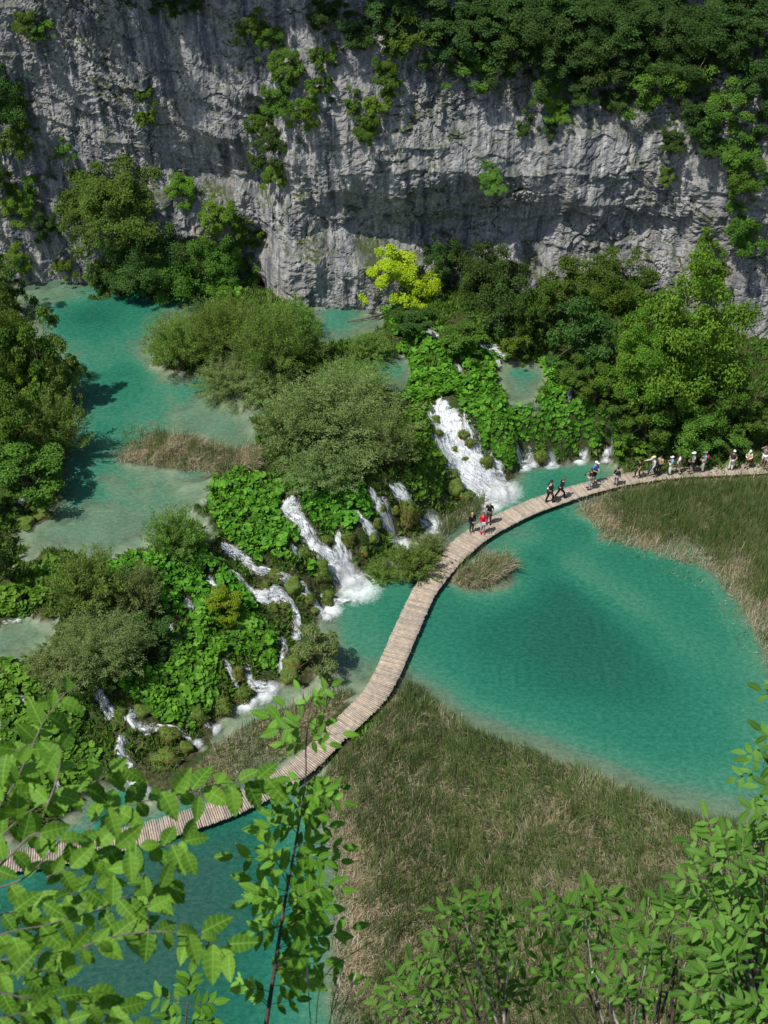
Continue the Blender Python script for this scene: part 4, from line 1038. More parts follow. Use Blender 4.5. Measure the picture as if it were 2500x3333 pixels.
FALL_XY = []
FALLGEO = []
for label, pts, foam in FALLS:
    W = [ground(a, b) for a, b, _ in pts]
    dep = [depth_of(p) for p in W]
    arr = np.array([[p[0], p[1], w * d / FPX] for p, d, (_, _, w) in zip(W, dep, pts)])
    c = smooth_pl(catmull(arr, 10), 7)
    FALLGEO.append((label, c, foam)); FALL_XY.append(c)
def near_fall(x, y, extra=0.0):
    m = np.zeros(np.shape(x), bool)
    for c in FALL_XY:
        for a, b in zip(c[:-1:2], c[2::2]):
            m |= seg_dist(x, y, [a, b]) < (a[2] * .5 + extra)
    return m
rsf = np.random.RandomState(3)
def build_fall(i, label, c, foam):
    s = np.concatenate([[0], np.cumsum(np.linalg.norm(np.diff(c[:, :2], axis=0), axis=1))])
    n = max(8, int(s[-1] / .10)); q = np.linspace(0, s[-1], n)
    C = np.stack([np.interp(q, s, c[:, k]) for k in range(3)], -1)
    T = np.gradient(C[:, :2], axis=0); T = T / (np.linalg.norm(T, axis=1)[:, None] + 1e-9)
    N = np.stack([-T[:, 1], T[:, 0]], -1)
    mid = C[len(C) // 2]
    root = empty('waterfall', (mid[0], mid[1], float(hgt(mid[0], mid[1]))), label, 'waterfall', 'cascades over the mossy barrier')
    O = np.array(root.location)
    for layer in range(2):
        m = 15; v = np.linspace(-1, 1, m)
        wid = C[:, 2] * (.80 + .10 * fbm(q * 1.7, i * 3.3 + layer, 0, 2))
        X = C[:, None, 0] + N[:, None, 0] * v[None] * wid[:, None]; Y = C[:, None, 1] + N[:, None, 1] * v[None] * wid[:, None]
        Zs = hgt(X, Y)
        Zs = np.maximum(Zs, 0.02) + (.16 + .13 * layer) * (1 - np.abs(v[None]) ** 2.5) - .06 + .09 * fbm(X * 2.6, Y * 2.6, layer * 5.0 + i, 4)
        V = np.stack([X, Y, Zs], -1).reshape(-1, 3) - O
        e = np.broadcast_to(np.abs(v[None]) ** 2.2 * .36, X.shape).copy()
        ends = np.minimum(q, s[-1] - q); e += np.clip(1 - ends / .35, 0, 1)[:, None] * .22
        wv = np.linalg.norm(np.gradient(C[:, :2], axis=0), axis=1)
        uv = np.stack([np.broadcast_to(v[None] * wid[:, None], X.shape), np.broadcast_to(q[:, None], X.shape)], -1).reshape(-1, 2)
        th = min(.16, .02 + .07 * float(np.mean(C[:, 2])))
        me = mesh_np('stream', V, grid_faces(n, m), M_FALL, {'edge': e.ravel(), 'seed': np.full(e.size, i * 7.7 + layer * 3.1), 'thick': np.full(e.size, th - .05 * layer)}, smooth=True, uv=uv)
        link('stream', me, root)
    if foam:
        p = C[-1] if foam < 1 else C[int(len(C) * .93)]
        g = np.linspace(-1.5, 1.5, 40); GX, GY = np.meshgrid(g * foam, g * foam, indexing='ij')
        rr = np.hypot(GX, GY) / foam
        X, Y = GX + p[0], GY + p[1]
        base = np.maximum(hgt(X, Y), 0) + .03
        Zs = base + foam * .26 * np.exp(-rr ** 2 * 1.6) * (1 + .6 * fbm(X * 2.2, Y * 2.2, i, 4))
        e = .43 + .55 * (np.clip(rr / 1.45, 0, 1) ** 1.6) - .38 * np.exp(-rr ** 2 * 2.6)
        me = mesh_np('foam', np.stack([X, Y, Zs], -1).reshape(-1, 3) - O, grid_faces(40, 40), M_FOAM, {'edge': e.ravel()}, smooth=True)
        link('foam', me, root)
for i, (label, c, foam) in enumerate(FALLGEO): build_fall(i, label, c, foam)

# ================================================================ BUTTERBUR BEDS
BB = {
 'terrace': ('butterbur covering the slope between the inlet and the widest cascade', [(1240,1000),(1330,1040),(1420,1080),(1560,1130),(1650,1190),(1640,1260),(1660,1320),(1740,1340),(1780,1250),(1740,1180),(1830,1170),(1850,1220),(1880,1290),(1990,1330),(2040,1400),(2080,1470),(2010,1490),(1900,1470),(1800,1490),(1700,1470),(1650,1560),(1600,1540),(1560,1420),(1480,1310),(1400,1310),(1310,1310),(1330,1250),(1290,1130)]),
 'flank': ('butterbur between the largest willow and the widest cascade', [(1330,1330),(1400,1330),(1430,1400),(1440,1480),(1450,1560),(1430,1640),(1360,1640),(1300,1600),(1340,1500),(1300,1420)]),
 'middle': ('butterbur between the middle waterfalls', [(930,1560),(1050,1545),(1160,1560),(1220,1650),(1200,1700),(1170,1720),(1110,1780),(1060,1730),(1000,1690),(960,1620)]),
 'shelf': ('butterbur on the shelf left of the main waterfall', [(690,1560),(800,1540),(930,1590),(910,1650),(970,1720),(960,1820),(880,1850),(780,1830),(720,1730),(680,1660)]),
 'left': ('butterbur left of the orange tufa cascade', [(350,1830),(480,1810),(620,1790),(720,1830),(790,1900),(840,1990),(800,2000),(700,2030),(600,2010),(500,1990),(420,1950),(340,1900)]),
 'lower': ('butterbur below the yellow green shrub', [(560,2050),(680,2000),(780,1990),(900,2060),(930,2130),(900,2200),(860,2180),(800,2130),(740,2180),(700,2300),(640,2380),(560,2400),(470,2310),(400,2250),(420,2190),(560,2170)]),
 'corner': ('butterbur at the lower left edge', [(-150,2140),(60,2120),(150,2200),(260,2220),(280,2300),(250,2400),(330,2450),(280,2560),(120,2600),(-150,2600)]),
 'outlet': ('butterbur beside the shallow lake outlet', [(-80,1960),(60,1900),(130,1830),(190,1830),(180,1950),(80,2010),(-80,2030)]),
 'knob': ('butterbur on top of the hump in the main waterfall', [(1000,1840),(1060,1835),(1075,1870),(1040,1890),(1000,1875)]),
 'rear': ('butterbur behind the island willows', [(680,960),(740,940),(790,980),(760,1020),(690,1010)]),
 'hump': ('butterbur on the round hump beside the boardwalk pool', [(1600,1450),(1660,1440),(1690,1480),(1680,1530),(1640,1530),(1600,1490)]),
}
rsb = np.random.RandomState(21)
for key, (label, px) in BB.items():
    x, y = scatter(gpoly(px), 66, rsb)
    gap = fbm(x * .55, y * .55, 2.2, 3)
    h0 = hgt(x, y)
    keep = (gap > -.62) & ~near_fall(x, y, .02) & (h0 > .12)
    for lev, pl in ((LEV_U, POLY_U), (LEV_P, POLY_P), (LEV_M, POLY_M)):
        keep &= ~(in_poly(x, y, pl) & (h0 < lev - .02))
    x, y, gap = x[keep], y[keep], gap[keep]; n = len(x)
    mound = np.clip(.5 + .8 * fbm(x * .8, y * .8, 8.0, 3), 0, 1.2)
    z = hgt(x, y) + .10 + .62 * mound * rsb.uniform(.35, 1, n) 
    e = .3
    sx = (hgt(x + e, y) - hgt(x - e, y)) / (2 * e); sy = (hgt(x, y + e) - hgt(x, y - e)) / (2 * e)
    N = unit(np.stack([-sx * .7, -sy * .7, np.ones(n)], -1) + rsb.normal(size=(n, 3)) * .38)
    A = unit(np.cross(N, rsb.normal(size=(n, 3)))); B = np.cross(N, A)
    size = .13 + .30 * rsb.rand(n) ** 1.4
    L = BLV[None] * size[:, None, None]
    V = np.stack([x, y, z], -1)[:, None] + L[..., :1] * A[:, None] + L[..., 1:2] * B[:, None] + L[..., 2:] * N[:, None]
    F = (np.arange(n)[:, None, None] * len(BLV) + BLF[None]).reshape(-1, 3)
    t = np.clip(rsb.rand(n) * .75 + .25 * mound, 0, 1)
    me = mesh_np('butterbur', V.reshape(-1, 3), F, LEAFM['butter'], {'tint': np.repeat(t, len(BLV))}, smooth=True)
    tag(link('butterbur', me), label, kind='stuff')

# ---- grasses, moss and low herbs over the rest of the barrier and the banks
rsg = np.random.RandomState(33)
gx_, gy_ = rsg.uniform(-34, 36, 330000), rsg.uniform(24, 73, 330000)
gz_ = hgt(gx_, gy_)
gi, gj = ((gx_ - GX0) / GS).astype(int), ((gy_ - GY0) / GS).astype(int)
kk = (gz_ > .14) & (wet[gi, gj] < .5) & (reedm[gi, gj] < .5) & (gy_ < 71.5 - .002 * gx_ ** 2) & ~near_fall(gx_, gy_, -.05)
gx_, gy_, gz_ = gx_[kk], gy_[kk], gz_[kk]; n = len(gx_)
cl_ = fbm(gx_ * .9, gy_ * .9, 4.4, 3)
up_ = unit(rsg.normal(size=(n, 3)) * .5 + [0, 0, .8]); nn_ = unit(np.cross(up_, rsg.normal(size=(n, 3))))
hh_ = rsg.uniform(.16, .42, n) * (1 + .8 * np.clip(cl_, -.6, 1))
V, F = leaf_quads(np.stack([gx_, gy_, gz_ - .03], -1), nn_, up_, hh_, hh_ * rsg.uniform(.22, .5, n), .1)
tt_ = np.clip(.45 + .35 * cl_ + .25 * rsg.normal(size=n), 0, 1)
M_HERB = mat_leaf('bank_grasses', (.036,.100,.010), (.100,.205,.024), (.20,.30,.06), .36)
tag(link('grass', mesh_np('grass', V, F, M_HERB, {'tint': np.repeat(tt_, 4)})), 'low grasses and moss covering the barrier and the banks', kind='stuff')

# ================================================================ MOSSY ROCKS
def mat_tufa():
    t = NT('mossy_tufa')
    n = t.noise(2.2, 5, .65); n2 = t.noise(9, 4, .7)
    geo = t.n('ShaderNodeNewGeometry'); sx = t.n('ShaderNodeSeparateXYZ'); t.put(sx.inputs[0], geo.outputs['Normal'])
    rock = t.ramp(n, [(.3, (.13, .07, .022)), (.5, (.27, .155, .05)), (.7, (.38, .27, .13))])
    moss = t.ramp(n2, [(.3, (.035, .065, .010)), (.5, (.085, .135, .022)), (.72, (.17, .215, .048))])
    f = t.rng(t.math('ADD', t.math('MULTIPLY', sx.outputs[2], .35), t.math('ADD', n, t.math('MULTIPLY', t.rnd(), .35))), .52, .74)
    return t.done(t.pr(t.mixc(f, rock, moss), .9, .2, t.bump(n2, .8, .08)))
M_TUFA = mat_tufa()
M_GRASS = mat_leaf('moss_grass', (.055, .095, .014), (.125, .185, .03), (.235, .275, .07), .35)
def rock_proto(seed):
    b = MB(); b.ball((0, 0, 0), 1, 20, 14); me = b.mesh('rock', M_TUFA, True)
    v = np.empty(len(me.vertices) * 3, np.float32); me.vertices.foreach_get('co', v); v = v.reshape(-1, 3).astype(float)
    v = v * (1 + .48 * fbm(v[:, 0] * 1.1 + seed * 5, v[:, 1] * 1.1, v[:, 2] * 1.1, 4) + .06 * pnoise(v[:, 0] * 5, v[:, 1] * 5, v[:, 2] * 5 + seed))[:, None]
    me.vertices.foreach_set('co', v.astype(np.float32).ravel()); me.update()
    rs = np.random.RandomState(seed); n = 520
    d = unit(rs.normal(size=(n, 3)) + [0, -.2, .75]); d = d[d[:, 2] > -.1]; n = len(d)
    P = d * .92 * (1 + .48 * fbm(d[:, 0] * 1.1 + seed * 5, d[:, 1] * 1.1, d[:, 2] * 1.1, 4))[:, None]
    dr = unit(d * .6 + [0, 0, -.45] + rs.normal(size=(n, 3)) * .45)
    V, F = leaf_quads(P, d, dr, rs.uniform(.25, .5, n), rs.uniform(.05, .09, n), .1)
    g = mesh_np('moss', V, F, M_GRASS, {'tint': np.repeat(rs.rand(n), 4)})
    return me, g
ROCKP = [rock_proto(i) for i in range(4)]
rngk = random.Random(4)
ROCKS = [(*Z5((1330,500,190))[0], 2.0, 'tall grassy green hump between two thin falls', 1), (*Z5((390,830,110))[0], 1.3, 'mossy hump parting the main middle waterfall', 1), (*Z5((45,1130,110))[0], 1.3, 'grassy hump at the left of the orange tufa', 1), (*Z5((130,1020,130))[0], .9, 'round mossy stone below the shelf of butterbur', 1),
 (*Z5((280,1130,190))[0], .9, 'bare orange tufa mound streaked by rills', 0), (*Z5((930,820,90))[0], 1.7, 'upright orange tufa buttress beside the main waterfall', 0), (*Z5((850,940,60))[0], 1.2, 'small orange tufa knob at the foot of the main waterfall', 0), (*Z5((790,720,130))[0], 1.6, 'dark mossy wall right of the slender fall', 1), (*Z5((1040,570,90))[0], 1.4, 'mossy hump left of the curling cascade', 1), (*Z5((1200,450,90))[0], 1.3, 'brown mossy rock between the two right hand falls', 0), (*Z5((1090,430,70))[0], 1.2, 'small mossy hump inside the curling cascade', 1), (*Z5((590,720,120))[0], 1.0, 'low mossy rock left of the slender fall', 1),
 (*Z5((530,1010,200))[0], 1.2, 'hump carrying a cap of butterbur in the main waterfall', 1), (*Z5((590,1240,150))[0], 1.1, 'dark mossy block at the edge of the main plunge pool', 1), (*Z5((430,1250,110))[0], 1.0, 'mossy rock right of the bare orange tufa', 1), (*Z5((480,1350,90))[0], .8, 'ochre tufa knob near the channel', 0), (*Z5((100,1320,120))[0], .9, 'mossy stone under the bending cascade', 1), (*Z5((220,1310,90))[0], .9, 'second mossy stone under the bending cascade, the right one', 1), (*Z5((1000,700,120))[0], 1.0, 'cream tufa lip under the small rill', 0),
 (*Z4((800,1150,110))[0], 1.0, 'orange and moss rock below the widest cascade', 0), (*Z4((850,1190,110))[0], .8, 'moss covered rock by the reeds below the widest cascade', 1), (*Z4((690,780,60))[0], 1.0, 'mossy stone at the head of the widest cascade', 1), (*Z4((705,850,60))[0], 1.0, 'second mossy stone down the left of the widest cascade', 1), (*Z4((845,850,70))[0], .7, 'flat mossy stone in mid stream of the widest cascade', 1), (*Z4((795,930,45))[0], .9, 'small grassy stone in the middle of the widest cascade', 1), (*Z4((850,978,50))[0], .6, 'flat stone low in the widest cascade', 1), (*Z4((785,1075,70))[0], 1.0, 'round green stone at the left foot of the widest cascade', 1), (*Z4((1260,970,75))[0], 1.2, 'mossy pillar between the two short falls', 1), (*Z4((970,1010,80))[0], 1.2, 'grassy ledge right of the widest cascade', 1), (*Z4((880,900,70))[0], .9, 'grassy rock at the right bank of the widest cascade', 1),
 (*Z6((1190,1000,100))[0], 1.1, 'mossy tufa at the foot of the lower barrier', 1), (*Z6((1080,1050,120))[0], .9, 'rounded moss bank at the channel edge', 1), (*Z6((1170,900,70))[0], 1.5, 'mossy rib between the veil and the little fall', 1), (*Z6((1420,900,110))[0], .8, 'pale tufa block beside the channel', 0), (*Z6((1440,850,110))[0], 1.1, 'ochre tufa toe below the channel bush', 0), (*Z6((960,1110,110))[0], 1.0, 'dark knob beside the low fall', 1),
 (*ZL((1310,580,180))[0], .9, 'mossy knob behind the foreground leaves', 1), (*ZL((1440,680,120))[0], 1.1, 'ochre mossy stone at the marsh edge', 0), (*ZL((1100,400,150))[0], .9, 'tufa knob between the white chute and the small cascade', 0), (*ZL((930,410,120))[0], .9, 'grassy tufa beside the white chute', 1), (*ZL((1260,760,230))[0], .7, 'wide moss bank behind the hornbeam leaves', 1),
 (*Z6((200,110,90))[0], .55, 'pale tufa slab at the left lake outlet', 0), (*Z6((120,150,110))[0], .5, 'flat pale tufa ledge at the left lake edge', 0), (*Z6((160,75,90))[0], .6, 'pale slab under the left shore trees', 0), (*Z6((230,60,60))[0], .5, 'small pale slab jutting in the left lake', 0)]
for a, b, w, asp, label, grassy in ROCKS:
    p = ground(a, b); r = w * .43 * depth_of(p) / FPX
    me, g = ROCKP[rngk.randrange(4)]
    root = empty('mossy_rock', p, label, 'rock', 'tufa rocks among the cascades')
    root.rotation_euler = (0, 0, rngk.uniform(-.6, .6)); root.scale = (r * 1.1, r * 1.0, r * asp)
    link('rock', me, root)
    if grassy: tag(link('moss', g, root), kind='stuff')

# ================================================================ DEAD WOOD IN THE WATER
M_DEAD = mat_plain('bleached_dead_wood', (.12, .10, .075), .9, .35)
def dead(label, pts, zs, rad, twigs=()):
    P = [at_z(a, b, z) for (a, b), z in zip(pts, zs)]
    o = empty('fallen_branch', P[0], label, 'branch'); O = np.array(P[0])
    b = MB(); b.tube(np.array(P) - O, np.linspace(rad, rad * .4, len(P)), 7); b.build('stem', M_DEAD, o)
    for (i, px, py, z) in twigs:
        b = MB(); b.tube([P[i] - O, at_z(px, py, z) - O], [rad * .4, rad * .12], 5); b.build('twig', M_DEAD, o)
dead('dark bare branch lying in the inlet under the grey rock wall', [(1250,1022),(1190,1036),(1130,1046)], [3.55,3.4,3.3], .09, [(1,1140,1060,3.2),(1,1215,1010,3.5),(0,1160,1018,3.5)])
dead('sunken log showing faintly through the upper lake', [(425,1122),(395,1142),(366,1158)], [3.0,2.95,2.8], .13)
dead('pale stick by the lower end of the upper lake', [(660,1592),(720,1585),(760,1580)], [3.22,3.26,3.4], .05)
dead('grey stick leaning in the channel by the boardwalk', [(1050,2330),(1070,2230),(1010,2160)], [.1,.5,1.1], .035)
# ================================================================ REEDS
def mat_reed():
    t = NT('reed_blades')
    c = t.ramp(t.attr('tint'), [(0, (.095, .165, .036)), (.25, (.185, .275, .078)), (.45, (.35, .38, .185)), (.56, (.47, .42, .26)), (.8, (.62, .52, .36)), (1, (.74, .66, .53))])
    p = t.pr(c, .7, .2); tr = t.n('ShaderNodeBsdfTranslucent'); t.put(tr.inputs[0], c)
    return t.done(t.mixs(.45, p, tr.outputs[0]))
M_REED = mat_reed()
def blades(x, y, z, h, lean, az, w, tint, rs):
    n = len(x)
    d = np.stack([np.cos(az), np.sin(az), np.zeros(n)], -1)
    s = rs.uniform(0, 2 * np.pi, n); side = np.stack([np.cos(s), np.sin(s), np.zeros(n)], -1) * w[:, None] * .5
    b = np.stack([x, y, z], -1); up = np.array([0, 0, 1.0])
    m = b + up * (h * .55 * np.cos(lean * .5))[:, None] + d * (h * .55 * np.sin(lean * .5))[:, None]
    tp = m + up * (h * .45 * np.cos(lean * 1.3))[:, None] + d * (h * .45 * np.sin(lean * 1.3))[:, None]
    V = np.stack([b - side, b + side, m + side * .8, m - side * .8, tp], 1).reshape(-1, 3)
    i = np.arange(n)[:, None] * 5
    return V, [np.concatenate([i, i + 1, i + 2, i + 3], 1), np.concatenate([i + 3, i + 2, i + 4], 1)], np.repeat(tint, 5)
def reed_bed(key, label, dens, green, hscale, seed, wind=None, wid=.028):
    rs = np.random.RandomState(seed)
    P = POLY_R[key]
    x, y = scatter(P, dens, rs)
    jit = .35 * fbm(x * .8, y * .8, seed, 2)
    m = in_poly(x + jit, y + jit, P[:, :2]); x, y = x[m], y[m]
    if key != 'pale':
        dw = seg_dist(x, y, cl[::4, :2]); m = dw > .95; x, y = x[m], y[m]
    n = len(x)
    g = green(x, y) + .24 * rs.normal(size=n)
    isg = g > 0
    clump = fbm(x * 1.6, y * 1.6, 3.3 + seed, 3)
    big = fbm(x * .35, y * .35, 6.1 + seed, 3)
    h = hscale * np.where(isg, rs.uniform(.75, 1.25, n), rs.uniform(.35, .95, n)) * (1 + .45 * clump)
    lean = np.where(isg, np.abs(rs.normal(.12, .26, n)), np.abs(rs.normal(.75, .38, n)))
    az = rs.uniform(0, 2 * np.pi, n)
    if wind is not None:
        fl, wa = wind(x, y)
        lean = np.where(rs.rand(n) < fl, rs.normal(1.0, .25, n) * (.75 + .6 * np.abs(clump)), lean)
        az = np.where(fl > .15, wa + 1.6 * clump + rs.normal(0, .5, n), az)
    tint = np.where(isg, rs.uniform(.0, .36, n) + .12 * big, rs.uniform(.46, .95, n) + .12 * clump)
    wids = wid * rs.uniform(.6, 1.4, n)
    V, F, t = blades(x, y, np.maximum(hgt(x, y) - .05, -.15), h, lean, az, wids, np.clip(tint, 0, 1), rs)
    tag(link('reeds', mesh_np('reeds', V, F, M_REED, {'tint': t})), label, kind='stuff')
PRr = POLY_R['right']; PFr = POLY_R['front']
def g_right(x, y):
    edge = seg_dist(x, y, np.concatenate([PRr[[1, 0]], PRr[:5:-1]])[:, :2])
    return np.clip((edge - 2.0) * .30, -.42, .26) + .30 * fbm(x * .7, y * .7, 2.0, 3) + .09
def g_front(x, y):
    a = .42 * fbm(x * .5, y * .5, 4.0, 4) * .75 + .38 * fbm(x * 1.9, y * 1.9, 1.0, 3)
    px = at_z(1120, 2900, .1); d = seg_dist(x, y, [at_z(1110, 2640, .1), px, at_z(1140, 3200, .1)])
    return .17 + a - .6 * np.exp(-(d / 1.0) ** 2) - .08 * np.clip((x - 2) / 8, 0, 1)
def w_front(x, y):
    f = np.clip((x - 1.5) / 4.5, 0, 1) * np.clip(.75 + .9 * fbm(x * .5, y * .5, 9.0, 2), 0, 1)
    return f, 2.6 + 1.5 * fbm(x * .4, y * .4, 11.0, 2)
reed_bed('right', 'tall green reed bed with a tan rim on the right of the lake', 190, g_right, 1.0, 1)
reed_bed('front', 'broad mixed green and tan reed bed in front of the lake', 230, g_front, .85, 2, w_front)
reed_bed('left', 'thin marsh reeds between the lower cascades and the boardwalk', 110, lambda x, y: .05 + .4 * fbm(x * .6, y * .6, 3.0, 3), .8, 3)
reed_bed('isle', 'straw coloured reed islet in the upper left lake', 420, lambda x, y: -.26 + .35 * fbm(x * .9, y * .9, 3.0, 3), 1.15, 4, lambda x, y: (np.full(x.shape, .45), np.full(x.shape, -1.2)))
reed_bed('tuft', 'tan reed tuft on the lake side of the boardwalk', 340, lambda x, y: -.22 + .3 * fbm(x * .9, y * .9, 3.0, 3), 1.45, 5, lambda x, y: (np.full(x.shape, .5), np.full(x.shape, -.9)))
reed_bed('people', 'grey green reed tuft beside the family on the boardwalk', 240, lambda x, y: -.02 + .3 * fbm(x * .9, y * .9, 3.0, 3), 1.05, 6)
reed_bed('pale', 'row of pale dead reed stalks along the near edge of the boardwalk', 60, lambda x, y: np.full(x.shape, -.4), .95, 7, lambda x, y: (np.full(x.shape, .0), np.full(x.shape, 0.)), .035)
reed_bed('fringe', 'sparse drowned reed stalks in the shallows off the right reed bed', 26, lambda x, y: -.10 + .3 * fbm(x * .9, y * .9, 3.0, 3), .6, 8)
# ================================================================ PEOPLE
def mat_cloth(name, c, rough=.8): return mat_plain(name, c, rough, .08, .2, 12)
SKIN = mat_plain('skin', (.50, .30, .21), .55, .05, .35)
CLOTH = {k: mat_cloth('cloth_' + k, v) for k, v in dict(black=(.014,.014,.017), charcoal=(.045,.045,.05), grey=(.22,.22,.23), red=(.55,.02,.05), white=(.80,.80,.80), blue=(.02,.22,.60), denim=(.045,.055,.11), teal=(.10,.42,.46), tan=(.40,.29,.20), cream=(.68,.62,.42), khaki=(.36,.32,.25), palegrey=(.42,.42,.42), brown=(.14,.08,.045), skyblue=(.16,.34,.66), stone=(.55,.52,.47)).items()}
HAIR = {k: mat_plain('hair_' + k, v, .6) for k, v in dict(dark=(.02,.014,.01), auburn=(.17,.06,.025), blond=(.42,.31,.15), grey=(.32,.31,.30)).items()}
def mat_plaid():
    t = NT('checked_shirt'); p = t.pos('Object'); s = t.n('ShaderNodeSeparateXYZ'); t.put(s.inputs[0], p)
    a = t.math('GREATER_THAN', t.math('FRACT', t.math('MULTIPLY', s.outputs[2], 11)), .55)
    b = t.math('GREATER_THAN', t.math('FRACT', t.math('MULTIPLY', t.math('ADD', s.outputs[0], s.outputs[1]), 11)), .55)
    return t.done(t.pr(t.ramp(t.math('MULTIPLY', t.math('ADD', a, b), .5), [(0, (.75,.77,.8)), (.5, (.35,.4,.48)), (1, (.12,.15,.22))]), .85, .2))
CLOTH['plaid'] = mat_plaid()

def skin_mesh(name, V, E, Rr, mat, sub=1, extra=None):
    me = bpy.data.meshes.new('tmp'); me.from_pydata([tuple(v) for v in V], E, [])
    o = link('tmp', me)
    o.modifiers.new('s', 'SKIN')
    for i, r in enumerate(Rr):
        d = me.skin_vertices[0].data[i]; d.radius = r if hasattr(r, '__len__') else (r, r); d.use_root = (i == 0)
    m2 = o.modifiers.new('b', 'SUBSURF'); m2.levels = sub; m2.render_levels = sub
    dg = bpy.context.evaluated_depsgraph_get(); ev = o.evaluated_get(dg)
    em = ev.to_mesh()
    vs_ = [tuple(v.co) for v in em.vertices]; fs_ = [list(p.vertices) for p in em.polygons]
    ev.to_mesh_clear(); bpy.data.objects.remove(o); bpy.data.meshes.remove(me)
    b = MB(); b.add(vs_, fs_)
    if extra: extra(b)
    return b.mesh(name, mat, True)

def person(h, yaw, pos, label, top, bottom, sleeve='long', leg='long', hair='dark', cap=None, bald=False, arms='down', stride=.0, lean=0.0, pack=None, bag=None, item=None, shoes='charcoal'):
    A, B = np.array, []
    ly = [-.30 * stride, .30 * stride]                       # foot offsets; facing -y
    J = dict(pel=(0, .02, .94), sp=(0, .0, 1.12), ch=(0, .0, 1.31), nb=(0, .01, 1.445), nk=(0, -.005, 1.51), h1=(0, -.03, 1.575), h2=(0, -.022, 1.66), ht=(0, -.015, 1.71))
    for n_, sx, fy in (('R', -1, ly[0]), ('L', 1, ly[1])):
        J['hip' + n_] = (sx * .085, .01, .88); J['kn' + n_] = (sx * .10, fy * .5 - (.04 + .10 * abs(stride) * (fy < 0)), .49 + .0)
        J['an' + n_] = (sx * .105, fy + .02, .085 + .05 * abs(stride) * (fy > 0)); J['to' + n_] = (sx * .115, fy - .14, .035)
        J['sh' + n_] = (sx * .175, .01, 1.395)
        sw = .18 * stride * (-1 if fy > 0 else 1)
        el, wr = (sx * .25, .03 + sw * .5, 1.12), (sx * .245, -.06 + sw, .89)
        if arms == 'camera': el, wr = (sx * .25, -.08, 1.14), (sx * .09, -.30, 1.22)
        if arms == 'front': el, wr = (sx * .25, -.03, 1.12), (sx * .08, -.24, 1.04)
        if arms == 'behind': el, wr = (sx * .25, .12, 1.14), (sx * .10, .18, .98)
        if arms == 'raised' and sx < 0: el, wr = (sx * .36, -.10, 1.48), (sx * .16, -.12, 1.66)
        if arms == 'point' and sx < 0: el, wr = (sx * .22, -.24, 1.30), (sx * .20, -.50, 1.28)
        J['el' + n_], J['wr' + n_] = el, wr
    J = {k: A(v, float) for k, v in J.items()}
    for k in J:                                              # lean forward from the hips
        if J[k][2] > .9: J[k] = J[k] + A([0, -(J[k][2] - .9) * lean, 0])
    hd = {s: unit((J['wr' + s] - J['el' + s])) for s in 'RL'}
    for s in 'RL': J['pa' + s] = J['wr' + s] + hd[s] * .075
    def chain(names, radii, edges):
        ids = {n: i for i, n in enumerate(names)}
        return [J[n] for n in names], [(ids[a], ids[b]) for a, b in edges], radii
    names = ['pel','sp','ch','nb','nk','h1','h2','ht']; rad = [(.145,.10),(.125,.09),(.15,.10),(.075,.065),(.055,.055),(.075,.088),(.082,.098),(.05,.06)]
    ed = list(zip(names[:-1], names[1:]))
    for s in 'RL':
        names += ['hip'+s,'kn'+s,'an'+s,'to'+s,'sh'+s,'el'+s,'wr'+s,'pa'+s]; rad += [.085,.055,.038,.035,.06,.042,.028,(.040,.018)]
        ed += [('pel','hip'+s),('hip'+s,'kn'+s),('kn'+s,'an'+s),('an'+s,'to'+s),('ch','sh'+s),('sh'+s,'el'+s),('el'+s,'wr'+s),('wr'+s,'pa'+s)]
    def extra(b):
        for s, sx in (('R', -1), ('L', 1)):
            d = hd[s]; side = unit(np.cross(d, A([0, 1., .2]))); cur = unit(np.cross(side, d))
            for i, ln in enumerate((.062, .072, .068, .052)):
                p0 = J['pa' + s] + side * (.027 - .018 * i); p1 = p0 + d * ln * .55 + cur * .006; p2 = p1 + d * ln * .45 + cur * .022
                b.tube([p0 - d * .02, p0, p1, p2], [.009, .009, .008, .006], 5)
            t0 = J['wr' + s] + d * .03 + side * .03
            b.tube([t0 - side * .012, t0 + side * .022 + d * .02, t0 + side * .028 + d * .05], [.011, .010, .007], 5)
        f = J['h1']
        b.tube([f + [0, -.085, .055], f + [0, -.108, .02], f + [0, -.088, .008]], [.008, .014, .010], 5)
        for sx in (-1, 1): b.ball(J['h1'] + [sx * .082, .015, .035], (.010, .02, .03), 6, 5)
        b.ball(f + [0, -.088, -.018], (.024, .008, .007), 6, 4)
    S = h / 1.72
    root = empty('person', pos, label, 'person', 'walkers on the boardwalk')
    root.rotation_euler = (0, 0, yaw); root.scale = (S, S, S)
    link('body', skin_mesh('body', *chain(names, rad, ed), SKIN, 1, extra), root)
    names = ['pel','sp','ch','nb']; rad = [(.165,.122),(.148,.112),(.172,.122),(.085,.075)]; ed = [('pel','sp'),('sp','ch'),('ch','nb')]
    for s in 'RL':
        names += ['sh'+s, 'el'+s]; rad += [.076, .060]; ed += [('ch','sh'+s),('sh'+s,'el'+s)]
        if sleeve == 'short': J['el'+s] = J['sh'+s] * .4 + J['el'+s] * .6
        else: names.append('wr'+s); rad.append(.044); ed.append(('el'+s,'wr'+s))
    link('jacket' if sleeve == 'long' else 'shirt', skin_mesh('top', *chain(names, rad, ed), CLOTH[top], 1), root)
    names = ['pel']; rad = [(.16, .118)]; ed = []
    for s in 'RL':
        if leg == 'short': J['kn'+s] = J['kn'+s] * .86 + J['hip'+s] * .14
        names += ['hip'+s,'kn'+s]; rad += [.108, .080 if leg == 'short' else .074]; ed += [('pel','hip'+s),('hip'+s,'kn'+s)]
        if leg == 'long': names.append('an'+s); rad.append(.060); ed.append(('kn'+s,'an'+s))
